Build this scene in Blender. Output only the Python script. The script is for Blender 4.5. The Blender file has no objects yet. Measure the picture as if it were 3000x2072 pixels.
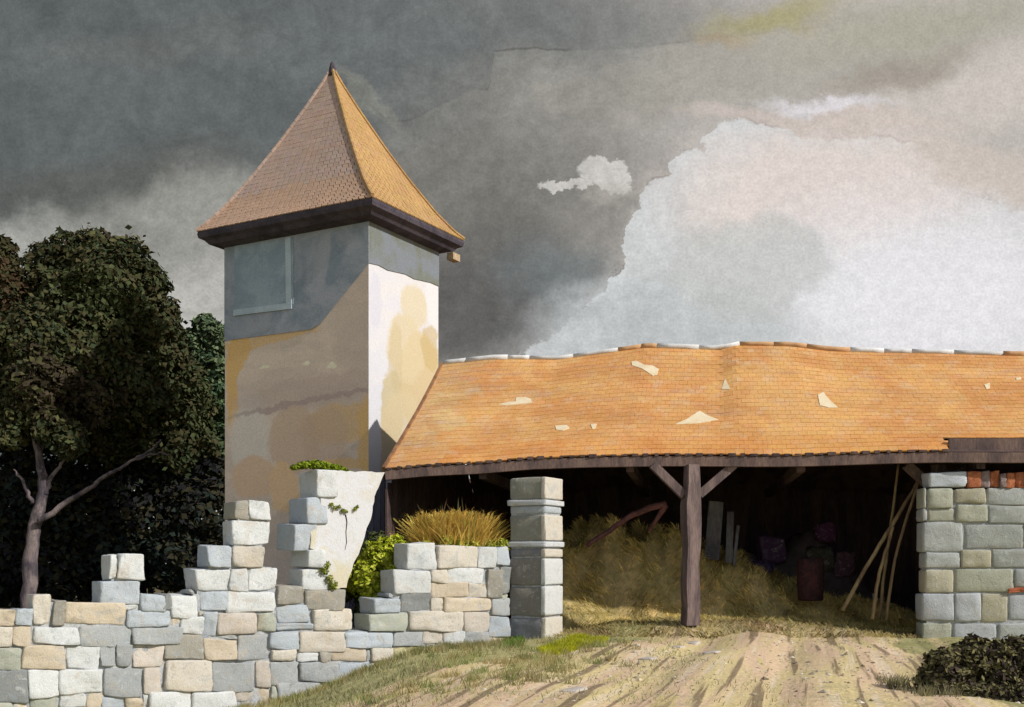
import bpy, math, random
import numpy as np
random.seed(7); RNG = np.random.default_rng(11)
sc = bpy.context.scene
COL = sc.collection
F, CX, HZ, EYE = 3000.0, 1500.0, 1650.0, 1.6

# ------------------------------------------------------------------ helpers
def V(*a): return np.array(a, float)
def at(px, py, d): return V((px-CX)/F*d, d, EYE+(HZ-py)/F*d)
def on_plane(px, py, y0, m):            # vertical plane y = y0 + m x
    k = (px-CX)/F; d = y0/(1-m*k); return at(px, py, d)
def lin(r, g, b):
    f = lambda c: (c/255/12.92) if c/255 <= .04045 else ((c/255+.055)/1.055)**2.4
    return (f(r), f(g), f(b), 1.0)
def sm(t):
    t = np.clip(t, 0, 1); return t*t*(3-2*t)

class MB:
    def __init__(s): s.v=[]; s.f=[]; s.c=[]; s.n=0
    def add(s, verts, faces, col=None):
        verts = np.asarray(verts, float); s.v.append(verts)
        s.f.extend([[i+s.n for i in f] for f in faces]); s.n += len(verts)
        c = np.ones((len(verts),4)) if col is None else np.tile(np.array(col,float)[:4], (len(verts),1))
        s.c.append(c)
    def build(s, name, mat, parent=None, smooth=False):
        me = bpy.data.meshes.new(name)
        vs = np.concatenate(s.v); me.from_pydata(vs.tolist(), [], s.f)
        a = me.color_attributes.new('Col', 'FLOAT_COLOR', 'POINT')
        a.data.foreach_set('color', np.concatenate(s.c).astype(np.float32).ravel())
        if smooth: me.polygons.foreach_set('use_smooth', [True]*len(me.polygons))
        me.materials.append(mat); me.update()
        o = bpy.data.objects.new(name, me); COL.objects.link(o)
        if parent is not None:
            o.parent = parent; o.matrix_parent_inverse = __import__('mathutils').Matrix.Translation(parent.location).inverted()
        return o
def tag(o, label=None, cat=None, group=None, kind=None):
    if label: o['label']=label
    if cat: o['category']=cat
    if group: o['group']=group
    if kind: o['kind']=kind
    return o
def empty(name, loc, label, cat, group=None):
    o = bpy.data.objects.new(name, None); o.location = tuple(loc); COL.objects.link(o)
    return tag(o, label, cat, group)

# rounded block from 8 corners: front bl, br, tr, tl then back bl, br, tr, tl
def _grid(n):
    idx={}; vs=[]; fs=[]
    def vid(i,j,k):
        key=(i,j,k)
        if key not in idx: idx[key]=len(vs); vs.append((i/n,j/n,k/n))
        return idx[key]
    for a in range(n):
        for b in range(n):
            fs += [[vid(a,0,b),vid(a+1,0,b),vid(a+1,0,b+1),vid(a,0,b+1)],
                   [vid(a,n,b),vid(a,n,b+1),vid(a+1,n,b+1),vid(a+1,n,b)],
                   [vid(0,a,b),vid(0,a,b+1),vid(0,a+1,b+1),vid(0,a+1,b)],
                   [vid(n,a,b),vid(n,a+1,b),vid(n,a+1,b+1),vid(n,a,b+1)],
                   [vid(a,b,0),vid(a,b+1,0),vid(a+1,b+1,0),vid(a+1,b,0)],
                   [vid(a,b,n),vid(a+1,b,n),vid(a+1,b+1,n),vid(a,b+1,n)]]
    return np.array(vs), fs
_GV,_GF=_grid(7)
def block(mb, C, r=.05, col=(1,1,1,1), jit=.012, rough=.006):
    C=[np.array(c,float)+RNG.uniform(-jit,jit,3) for c in C]
    L=np.linalg.norm(C[1]-C[0]); D=np.linalg.norm(C[4]-C[0]); H=np.linalg.norm(C[3]-C[0])
    dims=V(L,D,H); r=min(r, dims.min()*.42)
    g=_GV.copy(); g = .5 + (g-.5)*(1+.0*g)
    g = np.where(g<.2,g*.45,np.where(g>.8,1-(1-g)*.45,g))     # crowd points to the edges
    p=g*dims; q=np.clip(p, r, dims-r); d=p-q; l=np.linalg.norm(d,axis=1,keepdims=True)
    p=q+np.where(l>1e-9, d/np.maximum(l,1e-9)*r, 0)
    ph=RNG.uniform(0,9,3)
    if rough>.009:                                     # knocked corners and a tilted, chiselled face
        for _k in range(3):
            cpt=V(RNG.integers(0,2)*L,0,RNG.integers(0,2)*H); rr=RNG.uniform(.03,.09); dd=np.linalg.norm(p-cpt,axis=1)
            w_=np.clip(1-dd/rr,0,1)[:,None]; p=p+(V(L/2,D*.1,H/2)-cpt)/max(L,H)*w_*rr*.55
        p[:,1]+=(p[:,0]/L-.5)*RNG.uniform(-.02,.02)*(g[:,1]<.5)+(p[:,2]/H-.5)*RNG.uniform(-.025,.025)*(g[:,1]<.5)
    bul=np.sin(p[:,0]*7+ph[0])*np.sin(p[:,2]*9+ph[1])*rough*1.6+RNG.normal(0,rough*.5,len(p))
    p[:,1]+=bul*(g[:,1]<.1); p[:,0]+=RNG.normal(0,rough*.4,len(p)); p[:,2]+=bul*.5
    t=p/dims; u,w,h=t[:,0:1],t[:,1:2],t[:,2:3]
    P=((1-u)*(1-w)*(1-h)*C[0]+u*(1-w)*(1-h)*C[1]+u*(1-w)*h*C[2]+(1-u)*(1-w)*h*C[3]
       +(1-u)*w*(1-h)*C[4]+u*w*(1-h)*C[5]+u*w*h*C[6]+(1-u)*w*h*C[7])
    mb.add(P,_GF,col)
def box8(mb, C, col=None):
    mb.add(C,[[0,1,2,3],[5,4,7,6],[4,0,3,7],[1,5,6,2],[3,2,6,7],[4,5,1,0]],col)
def beam(mb, a, b, w, h, col=None, up=V(0,0,1)):
    a=V(*a); b=V(*b); t=(b-a)/np.linalg.norm(b-a)
    s=np.cross(t,up); s/=np.linalg.norm(s); n=np.cross(s,t)
    e=[]
    for q in (a,b):
        e.append([q-s*w/2-n*h/2,q+s*w/2-n*h/2,q+s*w/2+n*h/2,q-s*w/2+n*h/2])
    mb.add(e[0]+e[1],[[3,2,1,0],[4,5,6,7],[0,1,5,4],[1,2,6,5],[2,3,7,6],[3,0,4,7]],col)
def tube(mb, pts, rad, n=8, col=None, wob=.0):
    pts=[V(*p) for p in pts]; ring=[]
    for i,p in enumerate(pts):
        t=pts[min(i+1,len(pts)-1)]-pts[max(i-1,0)]; t/=np.linalg.norm(t)
        s=np.cross(t,V(0.13,1,.07)); s/=np.linalg.norm(s); w=np.cross(t,s)
        for k in range(n):
            an=2*math.pi*k/n; rr=rad[i]*(1+wob*random.uniform(-1,1))
            ring.append(p+s*math.cos(an)*rr+w*math.sin(an)*rr)
    fs=[]
    for i in range(len(pts)-1):
        for k in range(n):
            fs.append([i*n+k,i*n+(k+1)%n,(i+1)*n+(k+1)%n,(i+1)*n+k])
    fs.append(list(range(n))[::-1]); fs.append([(len(pts)-1)*n+k for k in range(n)])
    mb.add(ring,fs,col)
def smooth_path(pts, rad, m=5, wob=.0):
    P=[V(*p) for p in pts]; out=[]; R=[]
    for i in range(len(P)-1):
        p0=P[max(i-1,0)];p1=P[i];p2=P[i+1];p3=P[min(i+2,len(P)-1)]
        for k in range(m):
            t=k/m
            out.append(.5*((2*p1)+(-p0+p2)*t+(2*p0-5*p1+4*p2-p3)*t*t+(-p0+3*p1-3*p2+p3)*t**3)+RNG.normal(0,wob,3))
            R.append(rad[i]*(1-t)+rad[i+1]*t)
    out.append(P[-1]); R.append(rad[-1]); return out,R

# ------------------------------------------------------------------ node expression helper
class NT:
    def __init__(s, tree): s.t=tree
    def node(s, typ, **kw):
        n=s.t.nodes.new(typ)
        for k,v in kw.items(): setattr(n,k,v)
        return n
    def put(s, sock, v):
        if isinstance(v,E): s.t.links.new(v.o, sock)
        elif isinstance(v,(tuple,list)):
            v=tuple(v); n=len(sock.default_value); sock.default_value = (v+(1.0,))[:n] if len(v)<n else v[:n]
        else: sock.default_value=v
    def math(s, op, *a, clamp=False):
        n=s.node('ShaderNodeMath',operation=op,use_clamp=clamp)
        for i,x in enumerate(a): s.put(n.inputs[i],x)
        return E(s,n.outputs[0])
    def mix(s, f, a, b, mode='MIX'):
        n=s.node('ShaderNodeMix',data_type='RGBA',blend_type=mode); n.clamp_factor=True
        s.put(n.inputs[0],f); s.put(n.inputs[6],a); s.put(n.inputs[7],b); return E(s,n.outputs[2])
    def smooth(s, x, lo, hi):
        n=s.node('ShaderNodeMapRange',interpolation_type='SMOOTHSTEP')
        s.put(n.inputs[0],x); n.inputs[1].default_value=lo; n.inputs[2].default_value=hi
        return E(s,n.outputs[0])
    def noise(s, vec, scale, detail=4, rough=.55, dist=0):
        n=s.node('ShaderNodeTexNoise'); s.put(n.inputs['Vector'],vec); n.inputs['Scale'].default_value=scale
        n.inputs['Detail'].default_value=detail; n.inputs['Roughness'].default_value=rough; n.inputs['Distortion'].default_value=dist
        return E(s,n.outputs[0])
    def vec(s,x,y,z=0.0):
        n=s.node('ShaderNodeCombineXYZ')
        for i,q in enumerate((x,y,z)): s.put(n.inputs[i],q)
        return E(s,n.outputs[0])
    def sep(s,v):
        n=s.node('ShaderNodeSeparateXYZ'); s.put(n.inputs[0],v); return [E(s,o) for o in n.outputs]
    def curve(s, x, pts):                    # y = f(x) through points, both axes already 0..1
        n=s.node('ShaderNodeFloatCurve'); s.put(n.inputs['Value'],x); c=n.mapping.curves[0]
        c.points[0].location=pts[0]; c.points[1].location=pts[-1]
        for p in pts[1:-1]: c.points.new(*p)
        for p in c.points: p.handle_type='VECTOR'
        n.mapping.update(); return E(s,n.outputs[0])
class E:
    def __init__(s,nt,o): s.nt=nt; s.o=o
    def __add__(s,b): return s.nt.math('ADD',s,b)
    __radd__=__add__
    def __sub__(s,b): return s.nt.math('SUBTRACT',s,b)
    def __rsub__(s,b): return s.nt.math('SUBTRACT',b,s)
    def __mul__(s,b): return s.nt.math('MULTIPLY',s,b)
    __rmul__=__mul__
    def __truediv__(s,b): return s.nt.math('DIVIDE',s,b)

def ellipse(nt, x, y, cx, cy, rx, ry, rot=0):    # <0 inside, 0 on the rim
    c,s_=math.cos(math.radians(rot)),math.sin(math.radians(rot))
    dx=x-cx; dy=y-cy
    a=(dx*c+dy*s_)/rx; b=(dy*c-dx*s_)/ry
    return nt.math('SQRT', a*a+b*b)-1.0

def new_mat(name, rough=.9):
    m=bpy.data.materials.new(name); m.use_nodes=True; nt=NT(m.node_tree)
    b=m.node_tree.nodes['Principled BSDF']; b.inputs['Roughness'].default_value=rough
    b.inputs['Specular IOR Level'].default_value=.12
    g=E(nt, nt.node('ShaderNodeNewGeometry').outputs['Position'])
    return m,nt,b,g
def bump(nt,b,h,strength=.3,dist=.02):
    n=nt.node('ShaderNodeBump'); nt.put(n.inputs['Height'],h); n.inputs['Strength'].default_value=strength; n.inputs['Distance'].default_value=dist
    nt.t.links.new(n.outputs[0], b.inputs['Normal'])
def attr(nt):
    n=nt.node('ShaderNodeAttribute',attribute_name='Col'); return E(nt,n.outputs['Color'])

# generic mottled material: vertex colour times colour, washed with two noises
def mottled(name, c1, c2, scale=2.0, grain=40, amt=.35, bstr=.3, rough=.9, bdist=.02, stretch=None, graincol=.25, trans=0):
    m,nt,b,g=new_mat(name,rough); v=g
    if stretch:
        x,y,z=nt.sep(g); v=nt.vec(x*stretch[0],y*stretch[1],z*stretch[2])
    n1=nt.noise(v,scale,5,.6,.6); n2=nt.noise(v,grain,4,.7)
    base=nt.mix(nt.smooth(n1,.38,.62),c1,c2)
    base=nt.mix(1.0,base,attr(nt),'MULTIPLY')
    lo=1-graincol; f=nt.smooth(n2,.3,.72)*(2*graincol)+lo
    col=nt.mix(1.0,base,nt.vec(f,f,f),'MULTIPLY')
    nt.put(b.inputs['Base Color'],col)
    bump(nt,b,n1*.5+n2*.5,bstr,bdist)
    return m

M={}
# stones: per stone colour with washes of ochre and blue grey
def stone_mat(name, wash=.35):
    m,nt,b,g=new_mat(name,.93)
    n1=nt.noise(g,3.1,4,.6,.8); n2=nt.noise(g,9,5,.65,.5); n3=nt.noise(g,60,4,.7)
    col=attr(nt)
    col=nt.mix(nt.smooth(n1,.55,.66)*wash,col,lin(186,170,146))
    col=nt.mix(nt.smooth(n1,.42,.33)*wash,col,lin(150,160,168))
    col=nt.mix(nt.smooth(n2,.56,.68)*.35,col,lin(204,206,204))
    col=nt.mix(nt.smooth(n2,.42,.34)*.30,col,lin(120,120,114))
    f=nt.smooth(n3,.3,.7)*.24+.86
    col=nt.mix(1.0,col,nt.vec(f,f,f),'MULTIPLY')
    nt.put(b.inputs['Base Color'],col)
    bump(nt,b,n2*.6+n3*.4,.8,.04)
    return m
M['stone']=stone_mat('pale_rubble_stone'); M['stone2']=stone_mat('grey_green_stone',.15)
M['mortar']=mottled('lime_mortar',lin(176,178,178),lin(146,151,158),6,50,bstr=.5)
M['timber']=mottled('old_oak',lin(124,104,96),lin(96,82,80),3,30,bstr=.4,stretch=(1,1,.25))
M['postwood']=mottled('post_oak',lin(124,108,104),lin(92,80,80),5,40,bstr=.5,stretch=(1,1,.15))
M['darktimber']=mottled('dark_boards',lin(92,76,72),lin(66,56,58),2,20,bstr=.4,stretch=(1,1,.2))  # toned dark so the shed interior stays gloomy
M['vergewood']=mottled('verge_board',lin(150,112,80),lin(120,88,68),3,30,bstr=.3)
M['eave']=mottled('dark_eave_boards',lin(82,76,84),lin(64,60,68),2,30,bstr=.3)
M['eave_shade']=mottled('blue_grey_eave_shade',lin(164,168,178),lin(134,146,158),.9,26,bstr=.15,graincol=.13)  # shadow tone of the tower's upper left face
M['eave_shade2']=mottled('sage_grey_eave_shade',lin(112,116,106),lin(120,126,134),1.1,26,bstr=.15,graincol=.13)  # tone of the eave-shadow band on the right face
M['pane']=mottled('faded_window_board',lin(160,174,186),lin(140,156,170),1.2,26,bstr=.1,graincol=.12)
M['frame']=mottled('pale_blue_frame',lin(184,198,207),lin(170,186,197),2,30,bstr=.1,graincol=.1)
M['brick']=mottled('coping_brick',lin(255,255,255),lin(225,215,210),5,40,bstr=.4)
M['bark']=mottled('grey_bark',lin(128,116,114),lin(78,72,78),3,18,bstr=.8,stretch=(1,1,.4),bdist=.05)
M['polewood']=mottled('pole_wood',lin(150,132,98),lin(116,98,76),4,30,stretch=(1,1,.2))
M['leaf']=mottled('leaves',(1,1,1,1),(.72,.72,.72,1),.35,3,bstr=0,graincol=.2,rough=.8)
M['straw']=mottled('straw',(1.5,1.45,1.35,1),(1.1,1.12,1.0,1),1.4,5,bstr=0,graincol=.25,rough=.8)
M['rust']=mottled('rusty_iron',lin(84,54,54),lin(58,44,46),6,40,bstr=.4)
M['mosscol']=mottled('moss',(1,1,1,1),(.6,.62,.5,1),4,30,bstr=.5)
M['tower_other']=mottled('old_plaster',lin(190,170,138),lin(150,130,108),1,20)

# clay tiles
def tile_mat(name, ca, cb, cc, sc1=.55):
    m,nt,b,g=new_mat(name,.9)
    n1=nt.noise(g,sc1,4,.6,1.0); n2=nt.noise(g,2.6,6,.7,.4); n3=nt.noise(g,24,4,.7)
    col=nt.mix(nt.smooth(n1,.38,.62),ca,cb)
    col=nt.mix(nt.smooth(n2,.50,.66)*.6,col,cc)
    n5=nt.noise(g,5.5,6,.75,.3); col=nt.mix(nt.smooth(n5,.5,.66)*.5,col,cb); col=nt.mix(nt.smooth(nt.noise(nt.vec(*[a*b for a,b in zip(nt.sep(g),(.35,.35,2.2))]),1.1,4,.6,.4),.56,.68)*.35,col,lin(176,140,118))
    col=nt.mix(1.0,col,attr(nt),'MULTIPLY')
    f=nt.smooth(n3,.28,.72)*.3+.83
    col=nt.mix(1.0,col,nt.vec(f,f,f),'MULTIPLY')
    nt.put(b.inputs['Base Color'],col); bump(nt,b,n3,.35,.015); return m
M['tile']=tile_mat('orange_clay_tiles',lin(212,164,106),lin(200,144,90),lin(206,172,134))
M['tile_tower']=tile_mat('ochre_clay_tiles',lin(178,144,98),lin(168,134,92),lin(178,154,90))
M['tile_shade']=tile_mat('shaded_brown_tiles',lin(176,156,146),lin(182,158,144),lin(172,146,132),.9)  # mauve-brown copy for the left slope, its shade put into the colour
M['lime']=mottled('lime_patch',lin(224,210,180),lin(216,198,164),5,40,graincol=.08)
M['ridge']=mottled('ridge_tiles',(1,1,1,1),(.9,.9,.9,1),5,40,graincol=.12)

# ------------------------------------------------------------------ tower frame of reference
D0=27.0
C0=V(-.14*D0,D0); eL=V(-.889,.458); eR=V(.52,.853)
eR=eR/np.linalg.norm(eR)
WL,WR=.1845*D0,.117*D0
ZT=10.62
def tw(a,b,z):                # a along the left face, b along the right face
    p=C0+eL*a+eR*b; return V(p[0],p[1],z)
def face_hit(px,py,which):    # pixel of the photograph -> (metres along face, height)
    k=(px-CX)/F; e=eL if which=='L' else eR
    # (C0+e*s).x = k*(C0+e*s).y
    s_=(k*C0[1]-C0[0])/(e[0]-k*e[1]); d=C0[1]+e[1]*s_
    return s_, EYE+(HZ-py)/F*d

def plaster(which, base, alt, patches, grain=.16):
    m,nt,b,g=new_mat('plaster_'+('shaded_side' if which=='L' else 'sunny_side'),.92)
    x,y,z=nt.sep(g); e=eL if which=='L' else eR
    s_=(x-float(C0[0]))*float(e[0])+(y-float(C0[1]))*float(e[1])
    q=nt.vec(s_,z,0.0)
    wx=(nt.noise(q,1.6,5,.6)-.5)*.55; wy=(nt.noise(nt.vec(s_+7.3,z+3.1,0.0),1.6,5,.6)-.5)*.55
    sx=s_+wx; zz=z+wy
    n1=nt.noise(nt.vec(s_*.6,z*1.5,0.0),.9,5,.6,.5); n3=nt.noise(g,26,5,.75)
    col=nt.mix(nt.smooth(n1,.40,.6),base,alt)
    for (px,py,rx,ry,rot,c,a,soft) in patches:
        u,w=face_hit(px,py,which); u2,_=face_hit(px-20,py,which); k=abs(u2-u)/20
        el=ellipse(nt,sx,zz,u,w,rx*k,ry*D0/F*1.05,rot)
        f=nt.smooth(el,soft,-soft*.2)*a
        # a darker rim where the wash dried
        col=nt.mix(f,col,c)
    f=nt.smooth(n3,.28,.72)*grain*2+(1-grain)
    col=nt.mix(1.0,col,nt.vec(f,f,f),'MULTIPLY')
    nt.put(b.inputs['Base Color'],col); bump(nt,b,n1*.4+n3*.6,.3,.02); return m
OCH=lin(226,186,124)
M['plL']=plaster('L',lin(222,204,188),lin(208,192,178),[
    (680,1110,16,160,0,OCH,.95,.12),(700,1020,26,60,0,OCH,.9,.15),(760,1000,150,16,-4,OCH,.7,.3),
    (1000,1240,110,50,0,lin(220,184,134),.75,.3),(1075,1280,26,110,0,OCH,.8,.3),(860,1290,70,95,0,lin(208,182,158),.8,.12),
    (950,1290,60,90,0,lin(202,176,154),.6,.3),(730,1280,50,110,0,lin(224,216,206),.7,.4),(900,1150,190,40,-3,lin(196,176,166),.6,.4),
    (900,1178,200,7,-5,lin(168,150,146),.6,.5),(740,1400,60,60,0,lin(220,190,160),.9,.2),(830,1430,40,70,0,lin(230,194,150),.8,.2),
    (1040,930,60,110,0,lin(198,182,170),.5,.5),(1000,1360,90,14,0,OCH,.7,.3),(775,1075,16,5,0,lin(235,228,200),.9,.3),(895,1066,9,6,0,lin(240,232,205),.9,.3),(970,1072,14,9,0,lin(240,232,205),.9,.3)])
CR=lin(192,174,136)
M['plR']=plaster('R',lin(206,204,206),lin(202,202,208),[
    (1235,1130,60,150,0,CR,.95,.15),(1190,1020,50,90,0,lin(198,184,152),.85,.25),(1215,900,35,60,0,lin(200,188,158),.8,.25),
    (1150,1200,32,110,0,lin(184,170,132),.85,.15),(1180,1260,60,100,0,lin(196,180,146),.8,.3),(1130,1330,24,60,0,lin(190,174,142),.8,.2),
    (1270,850,20,110,0,lin(210,210,212),.8,.3),(1100,880,18,70,0,lin(192,192,206),.6,.3),(1260,1020,24,60,0,lin(184,164,118),.7,.2),
    (1100,1300,14,120,0,lin(206,206,210),.8,.3),(1160,1050,18,90,0,lin(180,164,124),.4,.3)],.1)

# ------------------------------------------------------------------ terrain
def gz(x,y):
    x=np.asarray(x,float); y=np.asarray(y,float)
    dip=np.interp(x,[-8,-5.5,-4.4,-3.63,-2.64,-1.9,-1.31,-.3,.5],[-1.15,-1.05,-.9,-.7,-.35,-.16,-.04,.05,.08])
    behind=sm((y-(21.6+.667*x))/1.2)        # behind the ruined wall the court is level
    z=dip*(1-behind)+.06*behind
    bumpz=.27*sm((y-20.2)/1.4)*sm((x-1.2)/1.2)*sm((8.2-x)/2)
    back=.0*y
    und=.03*np.sin(x*1.7+y*.6)+.02*np.sin(x*3.1-y*1.3)
    # ruts of the track
    c=(x-.293*y)*.96; t=np.exp(-((c+1.3)/3.2)**2)
    rut=-.05*np.exp(-((c+.35)/.25)**2)-.05*np.exp(-((c+2.0)/.28)**2)+.03*np.exp(-((c+1.2)/.4)**2)
    fade=sm((60-np.hypot(x,y))/30)
    return z+bumpz+back+(und+rut*sm((22-y)/2))*fade
def sheet(name,xs,ys,mat,off=0,mask=None,kind='structure'):
    X,Y=np.meshgrid(xs,ys); Z=gz(X,Y)+off; n,m_=X.shape
    vs=np.stack([X,Y,Z],-1).reshape(-1,3); fs=[]
    for i in range(n-1):
        for j in range(m_-1):
            if mask is not None and not mask(.5*(xs[j]+xs[j+1]),.5*(ys[i]+ys[i+1])): continue
            a=i*m_+j; fs.append([a,a+1,a+m_+1,a+m_])
    mb=MB(); mb.add(vs,fs); o=mb.build(name,mat,smooth=True); tag(o,kind=kind); return o
def axis(lo,hi,dens,far):
    a=list(np.arange(lo,hi,dens)); s_=dens; v=hi
    while v<far: a.append(v); s_*=1.35; v+=s_
    s_=dens; v=lo; b=[]
    while v>-far: s_*=1.35; v-=s_; b.append(v)
    return np.array(b[::-1]+a)

def ground_material(track):
    m,nt,b,g=new_mat('dirt_track' if track else 'rough_grass_ground',.95)
    x,y,z=nt.sep(g)
    c=(x-.293*y); al=(y+.293*x)
    q=nt.vec(c*1.0,al*.10,0.0); q2=nt.vec(c*3.0,al*.11,0.0)
    n1=nt.noise(q,1.5,3,.5,.3); n2=nt.noise(q2,1.3,4,.55,.3); n3=nt.noise(g,14,5,.7); n4=nt.noise(g,1.3,4,.6,.5)
    if track:
        col=nt.mix(nt.smooth(n1,.40,.60),lin(212,194,144),lin(216,188,158))
        col=nt.mix(nt.smooth(n1,.60,.66)*.7,col,lin(196,182,122))
        col=nt.mix(nt.smooth(n2,.55,.61)*.85,col,lin(128,110,90))
        col=nt.mix(nt.smooth(n2,.44,.38)*.75,col,lin(222,204,176))
        col=nt.mix(nt.smooth(n4,.56,.68)*.35,col,lin(150,146,116))
        left=nt.smooth(c,-3.8,-6.4)        # grass creeps in from the left verge
        col=nt.mix(left*nt.smooth(n2+n4*.7,.8,1.15)*.7,col,lin(160,150,102))
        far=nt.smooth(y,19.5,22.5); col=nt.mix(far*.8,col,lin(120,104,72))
    else:
        col=nt.mix(nt.smooth(n2,.4,.6),lin(172,166,120),lin(152,148,102))
        col=nt.mix(nt.smooth(n1,.52,.62)*.8,col,lin(196,176,138))
        col=nt.mix(nt.smooth(n4,.52,.64)*.7,col,lin(132,136,86)); col=nt.mix(nt.smooth(nt.noise(g,3.5,4,.6),.54,.64)*.6,col,lin(196,182,128))
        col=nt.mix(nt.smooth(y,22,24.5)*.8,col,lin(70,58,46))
    f=nt.smooth(n3,.28,.72)*.34+.8
    col=nt.mix(1.0,col,nt.vec(f,f,f),'MULTIPLY')
    nt.put(b.inputs['Base Color'],col); bump(nt,b,n2*.5+n3*.5,.9,.07); return m
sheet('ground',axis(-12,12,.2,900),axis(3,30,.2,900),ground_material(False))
def tmask(x,y):
    c=x-.293*y; w=math.sin(y*1.3)*.25+math.sin(y*3.1+1)*.12
    return -6.2+w+max(0,(y-14))*.42 < c < 1.9+w*.7-(max(0,y-17))*.12 and y<22.2+.2*math.sin(x*2) and 3<y
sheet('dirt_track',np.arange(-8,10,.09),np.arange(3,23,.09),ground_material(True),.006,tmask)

# ------------------------------------------------------------------ ruined stone wall
WY,WM=20.6,.667
WN=V(.555,-.832,0)
def wpt(px,py,off=0): return on_plane(px,py,WY,WM)+WN*off
WHT=lin(200,203,203); CRM=lin(198,192,180); ORG=lin(194,182,162); GRY=lin(160,164,165); BLU=lin(172,180,187)
BRN=lin(150,147,138); PCH=lin(190,182,172); DGR=lin(134,138,138); GRN=lin(166,170,158); YEL=lin(194,188,146)
stones=[(325,347,1629,1697,WHT),(350,420,1627,1698,WHT),(298,410,1703,1769,BLU),(191,363,1772,1828,ORG),(98,150,1746,1828,CRM),(158,188,1760,1831,BRN),
(-20,45,1787,1834,ORG),(49,93,1787,1834,BLU),(412,481,1744,1788,BLU),(484,502,1742,1786,DGR),(372,495,1792,1837,BLU),(505,578,1746,1809,WHT),
(96,232,1838,1886,WHT),(235,383,1833,1891,GRY),(33,91,1838,1894,ORG),(-40,29,1838,1890,CRM),(391,530,1840,1888,GRY),(533,596,1812,1858,WHT),(486,596,1860,1932,BRN),
(66,191,1891,1960,ORG),(197,290,1896,1960,WHT),(295,335,1891,1949,GRY),(341,385,1891,1951,GRY),(391,482,1893,1949,PCH),(-40,60,1898,1965,GRN),
(88,172,1966,2041,WHT),(178,299,1964,2031,WHT),(306,415,1957,2041,GRY),(423,470,1954,2031,PCH),(484,618,1938,2022,CRM),(-40,82,1970,2056,DGR),
(690,728,1472,1520,BRN),(731,788,1470,1520,WHT),(686,788,1530,1595,WHT),(609,677,1600,1660,BLU),(681,771,1600,1660,CRM),
(575,672,1668,1732,WHT),(677,725,1666,1730,WHT),(729,812,1665,1730,WHT),(585,662,1738,1789,BLU),(667,802,1736,1791,WHT),
(812,894,1716,1768,BRN),(899,1010,1730,1784,BRN),(814,905,1772,1822,BLU),(921,1028,1789,1846,CRM),(810,915,1826,1846,BLU),
(640,752,1796,1856,PCH),(756,806,1796,1852,GRN),(599,634,1792,1868,BLU),(887,962,1667,1726,WHT),
(599,693,1876,1934,ORG),(698,782,1861,1936,GRY),(790,875,1852,1902,BLU),(880,1008,1851,1908,CRM),(1013,1150,1851,1897,BLU),(1156,1236,1852,1892,GRY),
(795,868,1906,1936,CRM),(873,932,1912,1938,WHT),(940,968,1912,1938,BRN),(972,1073,1902,1938,ORG),
(621,744,1942,2024,GRY),(749,793,1942,2013,PCH),(797,872,1942,2011,GRY),(878,991,1943,1997,GRY),(996,1084,1943,1992,BLU),(440,555,2030,2100,WHT),(562,690,2030,2100,WHT),(815,935,2006,2042,GRY),
(1197,1276,1590,1666,WHT),(1283,1401,1600,1660,CRM),(1405,1453,1605,1660,WHT),(1456,1492,1602,1655,BLU),
(1157,1260,1673,1736,WHT),(1266,1312,1668,1706,CRM),(1315,1414,1665,1706,WHT),(1265,1372,1710,1749,ORG),(1377,1424,1711,1749,CRM),(1428,1468,1673,1752,BRN),(1472,1495,1662,1740,DGR),
(1096,1173,1756,1796,BLU),(1177,1262,1740,1790,DGR),(1266,1300,1754,1788,CRM),(1304,1436,1754,1789,ORG),(1442,1493,1758,1804,GRY),
(1080,1193,1799,1846,GRN),(1199,1355,1794,1848,CRM),(1360,1434,1793,1850,PCH),(1438,1493,1808,1863,BLU),
(1241,1296,1853,1883,CRM),(1300,1359,1854,1892,WHT),(1363,1432,1855,1895,GRY),(1092,1151,1900,1938,CRM),(1155,1228,1898,1928,YEL),(1232,1366,1896,1925,GRY),
(928,985,1377,1456,WHT),(899,955,1460,1533,BLU),(863,925,1537,1609,BLU),(901,950,1613,1663,WHT)]
outline=[(-260,1800),(-20,1787),(98,1787),(98,1746),(150,1746),(190,1771),(298,1771),(298,1703),(325,1703),(325,1629),(420,1629),(410,1771),(412,1744),(500,1744),(575,1730),(575,1668),(609,1668),(609,1600),(686,1600),(686,1532),(690,1472),(788,1472),(788,1595),(775,1600),(775,1664),(815,1667),(815,1714),(887,1714),(887,1665),(1040,1665),(1010,1726),(1027,1786),(1030,1848),(1085,1848),(1094,1754),(1157,1739),(1157,1673),(1197,1666),(1197,1590),(1276,1590),(1401,1600),(1493,1602),(1493,1990),(1080,2080),(700,2180),(-260,2180)]
plaster_poly=[(940,1378),(1128,1384),(1116,1412),(1098,1455),(1090,1510),(1072,1560),(1056,1610),(1034,1660),(1016,1722),(966,1726),(960,1668),(930,1664),(925,1612),(910,1606),(912,1534),(942,1530)]  # slanting right edge shaped as the roof's shadow edge
_pp=[]
for i_ in range(len(plaster_poly)):
    a_=plaster_poly[i_]; b_=plaster_poly[(i_+1)%len(plaster_poly)]; n_=max(1,int(math.hypot(b_[0]-a_[0],b_[1]-a_[1])/12))
    for k_ in range(n_): _pp.append((a_[0]+(b_[0]-a_[0])*k_/n_+random.uniform(-2.2,2.2)*(k_>0),a_[1]+(b_[1]-a_[1])*k_/n_+random.uniform(-2,2)*(k_>0)))
plaster_poly=_pp
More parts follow.
